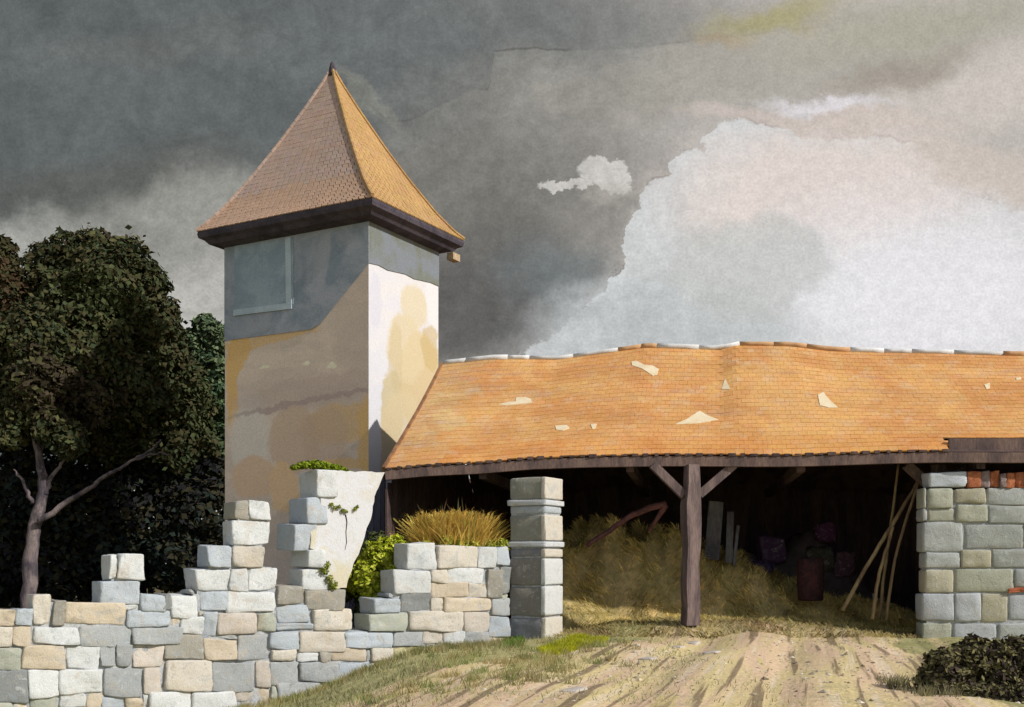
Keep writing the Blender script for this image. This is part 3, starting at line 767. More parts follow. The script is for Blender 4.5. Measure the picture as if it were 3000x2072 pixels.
mb=MB(); A2=roofpt(1,.02)[:2]; vboards(mb,A2,back(1)[:2],-.1,5); mb.build('side_wall',M['darktimber'],shed)
mb=MB()
for u in (.12,.3,.5,.7): 
    a=roofpt(u,.03,-.35); b=back(u); beam(mb,a,V(b[0],b[1],a[2]),.16,.2)
mb.build('tie_beams',M['darktimber'],shed)
# dark screen added as the shadow between the shed corner and the tower
scr=empty('shade_screen',(-3.3,23.6,0),'dark blue-grey screen added as shadow in the corner between whitewashed wall and shed','shade screen')
mb=MB(); vboards(mb,(roofpt(0,0)[0]-.02,roofpt(0,0)[1]+.15),(-4.35,25.2),-.2,lambda p: float(EYE+(HZ-1388)/F*p[1]),.2); M['bluedark']=mottled('blue_black_shade',lin(74,74,90),lin(56,54,68),1.5,20,bstr=.3,stretch=(1,1,.3)); mb.build('shade_boards',M['bluedark'],scr)

# ------------------------------------------------------------------ gate pillar
pc=V((1597-CX)/F*20.3,20.3); PW,PD=.80,.70
pil=empty('gate_pillar',(pc[0],pc[1]+.4,.05),'squared stone gate pillar with two thin projecting slabs','pillar')
def pblk(mb,y0,y1,grow=0,splitL=None,colL=DGR,colR=CRM,r=.045):
    zt=EYE+(HZ-y0)/F*20.3; zb=EYE+(HZ-y1)/F*20.3
    c=pc-V(*( (eL)*grow))-eR*grow; c=pc+(-eL)*grow+(-eR)*grow
    a=c+eL*(PW+2*grow); b=c+eR*(PD+2*grow); d=a+eR*(PD+2*grow)
    block(mb,[V(*a,zb),V(*c,zb),V(*c,zt),V(*a,zt),V(*d,zb),V(*b,zb),V(*b,zt),V(*d,zt)],r,colL,.008,.005)
mb=MB()
PG=lin(134,132,126); PB=lin(128,131,136); PT=lin(144,144,134)  # shaft greys darkened as the pillar's shaded left face
for y0,y1,c in ((1396,1462,PT),(1481,1504,BLU),(1507,1584,PT),(1606,1630,PB),(1634,1716,PG),(1720,1808,PG),(1812,1895,PB)): pblk(mb,y0,y1,0,colL=c)
mb.build('shaft',M['stone2'],pil,smooth=True)
mb=MB()
for y0,y1,c_ in ((1397,1461,CRM),(1508,1583,CRM),(1608,1632,CRM),(1636,1714,WHT),(1718,1804,WHT),(1810,1880,CRM)):  # pale stones carry the sunlit tone of the right face
    zt=EYE+(HZ-y0)/F*20.3; zb=EYE+(HZ-y1)/F*20.3; g0=.014
    c=pc-eL*g0-eR*g0; a=c+eL*.10; b=c+eR*(PD+2*g0); d=a+eR*(PD+2*g0)
    block(mb,[V(*a,zb),V(*c,zb),V(*c,zt),V(*a,zt),V(*d,zb),V(*b,zb),V(*b,zt),V(*d,zt)],.02,c_,.006,.004)
mb.build('lit_corner_stones',M['stone'],pil,smooth=True)
for y0,y1 in ((1463,1479),(1586,1603)):
    mb=MB(); pblk(mb,y0,y1,.035,colL=lin(196,200,204),r=.02); mb.build('slab',M['stone'],pil,smooth=True)
mb=MB(); 
zt=EYE+(HZ-1400)/F*20.3
c=pc+eL*.03+eR*.03; a=c+eL*(PW-.06); b=c+eR*(PD-.06); d=a+eR*(PD-.06)
box8(mb,[V(*a,0),V(*c,0),V(*c,zt),V(*a,zt),V(*d,0),V(*b,0),V(*b,zt),V(*d,zt)]); mb.build('mortar',M['mortar'],pil)

# ------------------------------------------------------------------ right hand wall under the eaves
RYW,RMW=21.55,-.12; RNn=V(-.119,-.993,0)
def rpt(px,py,off=0): return on_plane(px,py,RYW,RMW)+RNn*off
g1=lin(168,170,154);g2=lin(168,172,170);g3=lin(156,160,156);g4=lin(172,168,148);g5=lin(172,176,180)
rs_=[(2720,2789,1433,1487,g1),(2800,2887,1433,1474,g4),(2892,3010,1431,1478,g2),(2722,2797,1492,1526,g1),(2803,2892,1480,1528,g1),(2897,3010,1482,1532,g3),
(2707,2820,1531,1616,g2),(2826,3000,1538,1606,g3),(2712,2812,1621,1664,g2),(2818,2903,1613,1662,g4),(2908,3010,1611,1662,g3),(2712,2792,1672,1736,g4),(2797,2970,1668,1734,g1),(2974,3060,1668,1718,g2),
(2702,2795,1742,1818,g5),(2800,2872,1740,1820,g5),(2877,2952,1740,1822,g4),(2958,3040,1742,1816,g5),(2704,2789,1827,1915,g1),(2794,2920,1828,1884,g5),(2926,3030,1828,1884,g2)]
rout=[(2704,1430),(3420,1430),(3420,1960),(2704,1960)]
rwall=empty('stone_wall',rpt(2950,1900)*V(1,1,0),'grey-green coursed stone wall under the right end of the shed roof','stone wall')
rf=fill_stones(rs_,rout,None,cols=[g1,g2,g3,g4,g5],ox=2690,W=740,oy=1400,Hh=600,maxw=130,maxh=75)
mb=MB()
for st in rs_+rf: wall_block(mb,st,.5,off=random.uniform(-.015,.02),pt=rpt,N=RNn,jit=.01,rough=.007,r=.04)
mb.build('stonework',M['stone2'],rwall,smooth=True)
core(rs_,rout,rpt,RNn,.036,.5,2704,3420,inset=4).build('mortar',M['mortar'],rwall)
mb=MB(); wall_block(mb,(2722,2831,1386,1428,lin(196,204,212)),.5,.02,pt=rpt,N=RNn,r=.03); mb.build('capstone',M['stone'],rwall,smooth=True)
BO=lin(176,112,80); BG=lin(150,138,138)
px=2836
k=0
for a,b,c in [(2836,2872,BO),(2876,2900,BG),(2904,2928,BO),(2931,2946,BG),(2949,2972,BO),(2976,3000,BO)]+[(3003+i*26,3026+i*26,random.choice([BO,BO,BG])) for i in range(14)]:
    mb=MB(); wall_block(mb,(a,b,1384+random.uniform(-4,6),1428,c),.4,random.uniform(-.02,.03),r=.015,pt=rpt,N=RNn,jit=.01); mb.build('coping_brick',M['brick'],rwall,smooth=True)
mb=MB(); wall_block(mb,(2954,3030,1723,1733,lin(186,112,84)),.2,.03,pt=rpt,N=RNn,r=.01); mb.build('tile_chip',M['brick'],rwall)

# ------------------------------------------------------------------ plants by the wall
def bush(name,label,cat,lobes_px,d,n,size,cols,group=None,base=None,up=.3):
    L=plobes(lobes_px,d); c=np.mean([l[:2] for l in L],axis=0)
    o=empty(name,(c[0],c[1],float(gz(*c))),label,cat,group)
    mb=MB(); leafcloud(mb,L,n,size,cols,up=up); mb.build('foliage',M['leaf'],o)
    mb=MB()
    for q in range(5):
        a=V(c[0]+random.uniform(-.12,.12),c[1]+random.uniform(-.1,.1),float(gz(*c))-.05); l=random.choice(L)
        tube(mb,[a,(a+V(*l[:3]))/2+V(0,0,.05),V(*l[:3])],[.03,.02,.008],5)
    mb.build('stem',M['bark'],o); return o
LG=[lin(190,198,46),lin(166,180,40),lin(204,208,84),lin(140,154,44)]
bush('bush','bright yellow-green bush growing in the breach of the wall','bush',[(1120,1640,58),(1080,1690,52,-.2),(1150,1690,40,-.3),(1160,1600,30),(1040,1700,40,.1),(1010,1690,22,-.2),(1095,1745,38,-.2),(1160,1745,30,-.2)],20.2,9000,.055,LG)
bush('bush','dull green shaded bush under the yellow-green one in the breach','bush',[(1085,1760,50),(1060,1800,30,.2),(1100,1810,36,.2),(1150,1730,30,.2),(1010,1740,26,-.1),(1060,1640,42,.5),(1105,1590,34,.6)],20.45,4500,.05,[lin(96,104,56),lin(62,70,50),lin(44,46,42)])
def fan_grass(name,label,cat,clumps,d,cols,n,L0,L1,w0,spread=.9):
    mb=MB(); c0=at(clumps[0][0],clumps[0][1],d)
    for i in range(n):
        px_,py_,r_,ln=clumps[RNG.integers(len(clumps))]
        b0=at(px_+RNG.normal(0,r_*.45),py_+RNG.uniform(-4,10),d+RNG.normal(0,.12)); an=RNG.normal(ln,spread*.6); L=RNG.uniform(L0,L1)
        t=V(math.sin(an)*L,RNG.normal(0,.35)*L,math.cos(an)*L); w=w0*RNG.uniform(.6,1.6)
        p1=b0+t*.5; p2=b0+t*.85+V(t[0]*.12,0,-L*.05); p3=b0+t+V(t[0]*.3,0,-L*.16); c=cols[min(len(cols)-1,int(abs(RNG.normal(0,.4))*len(cols)))]; k=RNG.uniform(.7,1.2)
        mb.add([b0-V(w,0,0),b0+V(w,0,0),p1+V(w,0,0),p1-V(w,0,0),p2+V(w*.6,0,0),p2-V(w*.6,0,0),p3],[[0,1,2,3],[3,2,4,5],[5,4,6]],(c[0]*k,c[1]*k,c[2]*k,1))
    return tag(mb.build(name,M['leaf']),label,cat)
fan_grass('grass_clump','loose golden dry grass clump arching over the wall beside the gate pillar','grass clump',[(1310,1615,60,-.1),(1350,1615,60,.1),(1270,1615,40,-.35),(1390,1618,40,.3),(1335,1612,50,0),(1335,1612,40,0)],21.0,[lin(222,186,96),lin(206,168,82),lin(206,194,98),lin(176,152,84)],3600,.3,1.05,.010,.55)
bush('bush','yellow-green growth along the wall top below the ochre bush','bush',[(1310,1590,24),(1350,1600,22),(1390,1605,20),(1250,1598,16),(1440,1605,22),(1475,1600,20)],20.75,3500,.045,[lin(200,194,84),lin(176,178,68),lin(146,150,60)])
# dark spiky weeds
mb=MB()
for i in range(34):
    b0=at(1330+RNG.normal(0,60),1590,21.3); an=RNG.normal(0,.6); L=RNG.uniform(.5,1.0)
    tip=b0+V(math.sin(an)*L,RNG.uniform(-.3,.3),math.cos(an)*L); w=RNG.uniform(.012,.03)
    mid=(b0+tip)/2+V(0,0,.06); mb.add([b0-V(w,0,0),b0+V(w,0,0),mid+V(w,0,0),mid-V(w,0,0),tip],[[0,1,2,3],[3,2,4]],(*[q*RNG.uniform(.5,1.3) for q in lin(96,80,50)[:3]],1))
w_=mb.build('weeds',M['leaf']); tag(w_,'spiky dry weeds rising behind the ochre bush into the shed','weeds',kind='stuff')
bush('bush','low dark olive bush at the foot of the right wall','bush',[(2770,1965,70),(2850,1935,66),(2920,1945,70),(2990,1925,62),(3060,1940,80),(2740,2000,52),(2810,2020,74),(2900,2020,84),(2990,2030,90),(3090,2030,100),(3190,1980,100),(2850,2070,60,-.6),(2940,2080,70,-.8),(3020,2090,80,-.9),(2780,2040,46,-.4)],12.2,30000,.038,[lin(104,102,66),lin(88,84,58),lin(116,110,74),lin(66,56,50)])
# moss
mb=MB(); leafcloud(mb,[(*wpt(x,y,-.25),r/F*18.2,.5) for x,y,r in ((880,1366,14),(905,1360,20),(935,1358,24),(965,1362,24),(995,1368,20),(1020,1374,14),(1040,1380,8),(1000,1366,16))],5000,.03,[lin(84,110,30),lin(104,128,30),lin(140,156,40)],shell=.3)
tag(mb.build('moss_cushion',M['leaf']),'dark green moss cushion on top of the whitewashed wall end','moss')
mb=MB(); leafcloud(mb,[(*wpt(x,y,.03),r/F*18.0,1.) for x,y,r in ((970,1478,6),(978,1488,7),(992,1485,6),(1004,1496,7),(1012,1500,5),(1038,1492,6),(1046,1484,5),(955,1655,12),(948,1672,14),(962,1695,12),(975,1715,14))],900,.022,[lin(150,160,60),lin(120,136,50),lin(176,180,84)],shell=.3)
tag(mb.build('creeper',M['leaf']),'thin green creeper sprigs clinging to the whitewashed wall end','creeper')
def patch_on_ground(name,label,cat,pts,cols,n,h):
    mb=MB()
    poly=[]
    for px,py in pts:
        d=20
        for _ in range(20):
            x=(px-CX)/F*d; d=(EYE-float(gz(x,d)))*F/(py-HZ)
        poly.append(((px-CX)/F*d,d))
    P=np.array(poly); lo=P.min(0); hi=P.max(0); k=0; q=[]
    while len(q)<n:
        c=RNG.uniform(lo,hi,(500,2)); ins=inside(poly,c[:,0],c[:,1]); q+=list(c[ins])
    for x,y in q[:n]:
        z=float(gz(x,y)); a=RNG.uniform(0,6.28); L=h*RNG.uniform(.4,1.2); w=.012
        t=V(math.cos(a)*L*.6,math.sin(a)*L*.6,L); c=cols[RNG.integers(len(cols))]; kk=RNG.uniform(.75,1.2)
        mb.add([V(x-w,y,z-.01),V(x+w,y,z-.01),V(x,y,z)+t],[[0,1,2]],(c[0]*kk,c[1]*kk,c[2]*kk,1))
    return tag(mb.build(name,M['leaf']),label,cat)
patch_on_ground('grass_tuft','vivid olive-green grass tuft on the verge right of the pillar','grass tuft',[(1576,1912),(1620,1896),(1700,1868),(1735,1880),(1780,1872),(1765,1895),(1700,1902),(1650,1920),(1600,1922)],[lin(176,178,34),lin(156,160,28),lin(190,188,48)],9000,.11)
patch_on_ground('grass_tuft','small green grass tuft at the foot of the gate pillar','grass tuft',[(1475,1870),(1500,1862),(1535,1866),(1530,1900),(1480,1900)],[lin(110,136,60),lin(96,120,50)],900,.12)
# short grass
mb=MB(); N=9000; q=0
while q<N:
    y=RNG.uniform(11,21.5); x=RNG.uniform(-5.5,3.2); c=x-.293*y
    if y>20.4+.667*x and x<0: continue
    dens=1.0 if x<-1.2 else .35
    wl=abs((20.5+.667*x)-y)
    if wl<1.0 and x<.3: dens=1.3
    if y>19: dens+=.3
    if math.sin(x*2.3+y)*math.sin(y*1.9-x)+RNG.normal(0,.4)<(.3-dens*.7): continue
    if RNG.random()>dens: q+=.2; continue
    q+=1; z=float(gz(x,y)); L=RNG.uniform(.03,.09); a=RNG.uniform(0,6.28); w=.008
    cc=[(.40,.37,.18),(.34,.34,.15),(.48,.43,.24),(.28,.29,.13)][RNG.integers(4)]; kk=RNG.uniform(.7,1.2)
    mb.add([V(x-w,y,z-.01),V(x+w,y,z-.01),V(x+math.cos(a)*L*.7,y+math.sin(a)*L*.7,z+L)],[[0,1,2]],(cc[0]*kk,cc[1]*kk,cc[2]*kk,1))
tag(mb.build('grass',M['leaf']),kind='stuff')

mb=MB()
_o=np.array([[1,0,0],[-1,0,0],[0,1,0],[0,-1,0],[0,0,1],[0,0,-1]],float); _f=[[0,2,4],[2,1,4],[1,3,4],[3,0,4],[2,0,5],[1,2,5],[3,1,5],[0,3,5]]
for i_ in range(1300):
    y=RNG.uniform(11,21.3); cc=RNG.choice([-3.4,-2.0,-.4,.6,1.5])+RNG.normal(0,.5); x=cc+.293*y
    if y>20.3+.667*x and x<0: continue
    r=RNG.uniform(.008,.03)*(1 if RNG.random()<.93 else 1.8); k=RNG.uniform(.5,1.15); z=float(gz(x,y))
    c_=lin(*[(190,174,146),(170,156,132),(206,196,180),(140,126,106)][RNG.integers(4)])
    mb.add(_o*RNG.uniform(.6,1.2,(6,1))*V(r*1.3,r,r*.7)+V(x,y,z+r*.2),_f,(c_[0]*k,c_[1]*k,c_[2]*k,1))
tag(mb.build('gravel',M['leaf']),kind='stuff')
# taller tufts along the verge and the wall foot, straw litter by the shed
mb=MB()
for i_ in range(300):
    t_=RNG.random()
    if t_<.6: x=RNG.uniform(-4.8,-.1); y=20.45+.667*x-abs(RNG.normal(0,.35))-.05
    else: y=RNG.uniform(12.5,19.5); x=.293*y-4.6+RNG.normal(0,.8)
    if y>20.45+.667*x: continue
    cl=[(.34,.33,.13),(.26,.30,.10),(.46,.41,.20),(.38,.30,.13)][RNG.integers(4)]
    for j_ in range(26):
        a=RNG.uniform(0,6.28); L=RNG.uniform(.06,.17); bx_=x+RNG.normal(0,.07); by_=y+RNG.normal(0,.05); z=float(gz(bx_,by_)); k=RNG.uniform(.6,1.2); w=.007
        mb.add([V(bx_-w,by_,z-.01),V(bx_+w,by_,z-.01),V(bx_+math.cos(a)*L*.6,by_+math.sin(a)*L*.5,z+L)],[[0,1,2]],(cl[0]*k,cl[1]*k,cl[2]*k,1))
for i_ in range(500):
    x=RNG.uniform(9.2*.5,8.8); y=RNG.uniform(11.4,13.6)+0*x
    if not (x-.293*y>.9): continue
    cl=[(.20,.19,.09),(.15,.14,.08),(.28,.25,.13)][RNG.integers(3)]
    for j_ in range(14):
        a=RNG.uniform(0,6.28); L=RNG.uniform(.05,.15); bx_=x+RNG.normal(0,.05); by_=y+RNG.normal(0,.05); z=float(gz(bx_,by_)); k=RNG.uniform(.6,1.2); w=.006
        mb.add([V(bx_-w,by_,z-.01),V(bx_+w,by_,z-.01),V(bx_+math.cos(a)*L*.6,by_+math.sin(a)*L*.5,z+L)],[[0,1,2]],(cl[0]*k,cl[1]*k,cl[2]*k,1))
tag(mb.build('grass',M['leaf']),kind='stuff')

# ------------------------------------------------------------------ straw and clutter in the shed
heap_px=[(1560,1640),(1640,1585),(1720,1572),(1800,1562),(1900,1580),(2000,1596),(2100,1625),(2180,1665),(2280,1700),(2380,1740),(2500,1765),(2640,1790),(2720,1830),(2900,1850)]
hd=24.4
hx=np.array([(p[0]-CX)/F*hd for p in heap_px]); hh=np.array([EYE+(HZ-p[1])/F*hd for p in heap_px])
def heap(x,y):
    r=np.interp(x,hx,hh,left=.6,right=.1); f=np.where(y<hd,sm((y-22.2)/(hd-22.2)),sm((29-y)/3.5))
    return np.maximum(gz(x,y)-.05,r*f*(1+.12*np.sin(x*4.1+y*2)+.06*np.sin(x*9-y*5)))
xs_=np.arange(.9,10.8,.12); ys_=np.arange(22,29,.14); X,Y=np.meshgrid(xs_,ys_); Z=heap(X,Y)
hp=empty('straw_heap',(4,24.4,0),'big tangled heap of ochre straw and brushwood inside the shed','straw heap')
mb=MB(); n_,m_=X.shape
mb.add(np.stack([X,Y,Z],-1).reshape(-1,3),[[i*m_+j,i*m_+j+1,(i+1)*m_+j+1,(i+1)*m_+j] for i in range(n_-1) for j in range(m_-1)],(.38,.30,.15,1))
mb.build('mound',M['straw'],hp,smooth=True)
def strands(n,xr,yr,cols,L0,L1,hf,w0=.010,lean=1.0):
    x=RNG.uniform(*xr,n); y=yr[0]+(RNG.random(n)**1.5)*(yr[1]-yr[0]); z=hf(x,y); a=RNG.uniform(0,6.28,n); L=RNG.uniform(L0,L1,n)
    cl=np.sin(x*2.7)*np.sin(y*3.1+x)      # clumps of one lean
    a=a*.45+cl*2.2; ev=RNG.uniform(.15,1.1,n)
    d=np.stack([np.cos(a)*np.cos(ev)*lean,np.sin(a)*np.cos(ev)-.25,np.sin(ev)],-1)*L[:,None]
    b0=np.stack([x,y,z-.03],-1); w=np.stack([np.full(n,w0),np.zeros(n),np.full(n,w0*.4)],-1)*RNG.uniform(.6,1.8,n)[:,None]
    mid=b0+d*.55; tip=b0+d+np.stack([np.zeros(n),np.zeros(n),-L*.18],-1)
    v=np.stack([b0-w,b0+w,mid+w*.8,mid-w*.8,tip],1).reshape(-1,3); return v,n,x,y
def add_strands(mb,v,n,x,y,cols):
    cols=np.array([c[:3] for c in cols]); f=(np.sin(x*1.9+1)*np.sin(y*2.3)+np.sin(x*3.7+y)+2)/4*len(cols)
    ci=np.clip((f+RNG.normal(0,.6,n)).astype(int),0,len(cols)-1); c=cols[ci]*RNG.uniform(.6,1.3,n)[:,None]
    cc=np.concatenate([np.repeat(c,5,0),np.ones((5*n,1))],1); o=mb.n
    idx=np.arange(n)*5+o
    mb.f.extend([[i,i+1,i+2,i+3] for i in idx.tolist()]); mb.f.extend([[i+3,i+2,i+4] for i in idx.tolist()])
    mb.v.append(v); mb.c.append(cc); mb.n+=5*n
mb=MB(); v,n,x,y=strands(60000,(.9,9.6),(22,27),None,.08,.34,heap,.007)
v2,n2,x2,y2=strands(9000,(.9,8.3),(20.6,22.3),None,.06,.22,lambda a,b: gz(a,b))
add_strands(mb,v2,n2,x2,y2,[lin(150,136,92),lin(120,112,74),lin(134,116,84)])
add_strands(mb,v,n,x,y,[lin(184,168,110),lin(168,154,98),lin(196,172,104),lin(156,144,98),lin(198,174,112)])
so=mb.build('straw',M['straw'],hp); so['kind']='stuff'
# leaning poles
def ground_at(px,d): 
    x=(px-CX)/F*d; return V(x,d,float(heap(x,d)) if d>22 else float(gz(x,d)))
for lab,pts,rad in (('slender upright pole, leftmost of the poles leaning by the stone wall',[(2632,1358,21.9),(2612,1528,21.8),(2596,1640,21.7),(2576,1812,21.4)],.032),
   ('long pole slanting down to the left across the other poles',[(2704,1384,21.5),(2614,1540,21.5),(2550,1640,21.5),(2468,1790,21.5)],.042),
   ('bent pale pole nearest the edge of the stone wall',[(2700,1388,21.4),(2660,1508,21.35),(2622,1641,21.3),(2596,1818,21.2)],.032),
   ('short stake crossing low between the leaning poles',[(2616,1545,21.3),(2600,1600,21.3),(2572,1700,21.2),(2556,1815,21.1)],.036)):
    mb=MB(); P,R=smooth_path([tuple(at(*p)) for p in pts],[rad*.8,rad,rad,rad*1.1],5,.006); tube(mb,P,R,7)
    tag(mb.build('leaning_pole',M['polewood'],smooth=True),lab,'pole','poles leaning in the shed')
# forked branch
mb=MB(); P,R=smooth_path([tuple(at(*p)) for p in ((1720,1600,22.6),(1800,1545,22.6),(1870,1500,22.6),(1950,1478,22.6))],[.05,.06,.07,.09],5,.01); tube(mb,P,R,7,wob=.1)
P,R=smooth_path([tuple(at(*p)) for p in ((1950,1480,22.6),(1925,1520,22.6),(1900,1560,22.7))],[.08,.05,.03],4); tube(mb,P,R,7)
M['pinkwood']=mottled('reddish_branch',lin(120,82,80),lin(92,66,66),5,30)
tag(mb.build('forked_branch',M['pinkwood'],smooth=True),'reddish forked branch lying on the straw left of the post','branch')
# weathered planks
M['oldboard']=mottled('old_boards',lin(112,112,116),lin(84,82,88),2,20,stretch=(1,1,.3))
for lab,x0,y0,x1,y1,w in (('wide pale board standing behind the post',2098,1470,2085,1640,.34),('narrow grey board beside the wide pale one',2140,1500,2135,1650,.16),('thin bright lath, rightmost of the boards behind the post',2162,1540,2150,1660,.07)):
    mb=MB(); beam(mb,at(x0,y0,24),at(x1,y1,23.9),.04,w,up=V(1,0,0)); tag(mb.build('board',M['oldboard'],),lab,'board','grey boards standing in the shed')
# pile of dark stones at the back of the shed and a rusty tub
for i,(px,py,r,lab) in enumerate([(2260,1610,40,'large dark boulder left of the rusty barrel'),(2230,1680,46,'dark boulder half sunk in the straw'),(2420,1560,30,'upper boulder of the pair beyond the rusty barrel'),(2400,1640,44,'big dark boulder right of the rusty barrel'),(2470,1650,36,'dark boulder behind the slanting pole')]):
    d=25.3; c=at(px,py,d); mb=MB(); rr=r/F*d
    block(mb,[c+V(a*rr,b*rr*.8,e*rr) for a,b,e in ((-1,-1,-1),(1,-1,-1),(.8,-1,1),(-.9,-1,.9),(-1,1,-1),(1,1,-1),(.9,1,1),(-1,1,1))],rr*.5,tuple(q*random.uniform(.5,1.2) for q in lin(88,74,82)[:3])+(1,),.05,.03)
    # a plinth of the same heap carries it
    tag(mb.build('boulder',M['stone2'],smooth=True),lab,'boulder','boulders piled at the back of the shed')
# rubble mound that carries the boulders
mb=MB(); xs2=np.arange(4.5,10.5,.2); ys2=np.arange(24.6,28.6,.2); X,Y=np.meshgrid(xs2,ys2)
top=np.interp(X,[4.5,5.6,6.6,7.6,8.4,9.2,10.5],[.9,1.9,1.9,2.5,1.6,.7,.3]); Zr=top*sm((Y-24.4)/1.2)*sm((28.7-Y)/2)+RNG.normal(0,.05,X.shape); n_,m_=X.shape
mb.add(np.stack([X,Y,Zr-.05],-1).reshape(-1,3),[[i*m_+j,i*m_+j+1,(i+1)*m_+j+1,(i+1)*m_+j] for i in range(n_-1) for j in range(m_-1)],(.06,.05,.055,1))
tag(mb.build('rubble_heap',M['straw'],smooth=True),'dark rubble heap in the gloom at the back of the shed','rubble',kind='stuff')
mb=MB(); c=at(2375,1760,23.2); n=18
rg=[]
for zz,rr in ((0,.24),(.03,.27),(.3,.29),(.33,.30),(.62,.30),(.65,.31),(.95,.28),(.96,.25),(.9,.24),(.1,.22)):
    for k in range(n): an=2*math.pi*k/n; rg.append(c+V(math.cos(an)*rr,math.sin(an)*rr,zz))
fs=[[i*n+k,i*n+(k+1)%n,(i+1)*n+(k+1)%n,(i+1)*n+k] for i in range(9) for k in range(n)]+[list(range(n))[::-1],[9*n+k for k in range(n)]]
mb.add(rg,fs); tag(mb.build('barrel',M['rust'],smooth=True),'rusty red barrel half buried at the end of the straw heap','barrel')
# pale stones lying on the track
k=0
for px,py,w,lab in ((1985,1897,34,'roundest pale stone at the middle of the line on the track'),(2030,1886,38,'broad pale stone just beyond the round one on the track'),(2085,1868,44,'long pale stone farthest along the line on the track'),
    (1900,1932,44,'long flat pale stone nearer than the round one on the track'),(1680,2025,60,'large flat white stone near the bottom of the track')):
    d=18
    for _ in range(20): d=(EYE-float(gz((px-CX)/F*d,d)))*F/(py-HZ)
    c=V((px-CX)/F*d,d,float(gz((px-CX)/F*d,d))); L=w/F*d*.62; al=V(.45,.89,0); cr=V(.89,-.45,0)
    mb=MB(); wd=.10
    C=[c-al*L*1.6-cr*wd,c+al*L*1.6-cr*wd]; 
    ft=[c-cr*L*.75-al*L*1.3,c+cr*L*.75-al*L*1.2]; bkk=[c-cr*L*.6+al*L*1.3,c+cr*L*.7+al*L*1.4]; zt=V(0,0,.035); zb=V(0,0,-.06)
    block(mb,[ft[0]+zb,ft[1]+zb,ft[1]+zt,ft[0]+zt,bkk[0]+zb,bkk[1]+zb,bkk[1]+zt,bkk[0]+zt],.03,lin(190,182,174),.015,.006)
    tag(mb.build('flat_stone',M['stone2'],smooth=True),lab,'stone','pale stones along the track')

# ------------------------------------------------------------------ light
SUN_EL=math.radians(33); sxy=V(.872,-.49); sxy/=np.linalg.norm(sxy)
sv=V(sxy[0]*math.cos(SUN_EL),sxy[1]*math.cos(SUN_EL),math.sin(SUN_EL))
import mathutils
L=bpy.data.lights.new('sun','SUN'); L.energy=4.2; L.angle=math.radians(1.0); L.color=(1,.95,.88)
lo=bpy.data.objects.new('sun',L); lo.rotation_euler=mathutils.Vector(sv).to_track_quat('Z','Y').to_euler(); COL.objects.link(lo)

w=bpy.data.worlds.new('World'); sc.world=w; w.use_nodes=True; nt=NT(w.node_tree); nt.t.nodes.clear()
out=nt.node('ShaderNodeOutputWorld'); bg=nt.node('ShaderNodeBackground'); nt.t.links.new(bg.outputs[0],out.inputs[0])
dirv=E(nt,nt.node('ShaderNodeTexCoord').outputs['Generated']); X,Y,Z=nt.sep(dirv)
ys=nt.math('MAXIMUM',Y,.05)
px=(X/ys)*F+CX; py=HZ-(Z/ys)*F
q=nt.vec(px*.001,py*.001,0.0)
def nz(sc_,det=5,r=.6,dist=0,o=0.0): return nt.noise(nt.vec(px*.001+o,py*.001+o*.7,0.0),sc_,det,r,dist)
wx=(nz(3.5,6,.62)-.5); wy=(nz(3.5,6,.62,0,5.2)-.5)
wfx=(nz(22,4,.6,0,9.1)-.5); wfy=(nz(22,4,.6,0,3.3)-.5)
wmx=(nz(8,5,.65,0,2.1)-.5); wmy=(nz(8,5,.65,0,7.7)-.5)
ax=px+wx*260+wmx*120+wfx*24; ay=py+wy*240+wmy*120+wfy*24            # hard, feathery edges
bx=px+wx*320; by=py+wy*260                             # soft washes
grain=nz(120,3,.8); grain2=nz(30,4,.7)
# base: dark on the left, opening to the right
gx=nt.smooth(bx+by*.25,700,2700)
col=nt.mix(gx,lin(96,101,101),lin(190,184,178))
def soft(col,cx,cy,rx,ry,rot,c,a,lo=.45,hi=-.75):
    return nt.mix(nt.smooth(ellipse(nt,bx,by,cx,cy,rx,ry,rot),lo,hi)*a,col,c)
def hard(col,els,c,a,edge=.5,w=.02,edgecol=None,fade=None,soft_=.012):
    e=None
    for l in els:
        f=ellipse(nt,ax,ay,*l); e=f if e is None else nt.math('MINIMUM',e,f)
    m_=nt.smooth(e,soft_,-soft_*2.2)*a
    if fade is not None: m_=m_*fade
    col=nt.mix(m_,col,c)
    if edge:
        r=nt.smooth(nt.math('ABSOLUTE',e-.012),w,0)*edge
        if fade is not None: r=r*fade
        col=nt.mix(r,col,edgecol or lin(100,90,84))
    return col
col=soft(col,1250,80,700,200,0,lin(110,114,114),.8)
col=soft(col,400,260,900,260,-3,lin(100,105,106),.8)
col=soft(col,300,560,520,110,-8,lin(94,96,92),.8)
col=soft(col,450,130,380,60,-5,lin(120,122,118),.35)
col=soft(col,150,900,420,230,0,lin(184,184,178),.95,.35,-.3)
col=soft(col,600,900,260,330,0,lin(184,182,176),.9,.4,-.3)
col=soft(col,450,700,420,120,-12,lin(146,146,140),.8,.5,-.5)
col=soft(col,1450,560,460,260,0,lin(124,122,116),.85)
col=soft(col,1700,240,420,110,-4,lin(142,140,134),.7)
col=soft(col,2300,200,700,110,-8,lin(170,166,156),.7)
col=soft(col,2700,70,500,90,-8,lin(172,168,152),.8)
col=soft(col,2950,250,500,120,-14,lin(206,198,190),.8)
col=soft(col,2620,215,230,50,-15,lin(150,140,128),.6)
def edge_curve(x,pts,lo,hi):                # height of a cloud edge along the horizon direction
    return nt.curve((x-float(lo))/float(hi-lo),[((a-lo)/(hi-lo),b/1200.0) for a,b in pts])*1200.0
brk=nt.smooth(nz(7,4,.6,0,4.4),.42,.60)      # where the dried edge shows
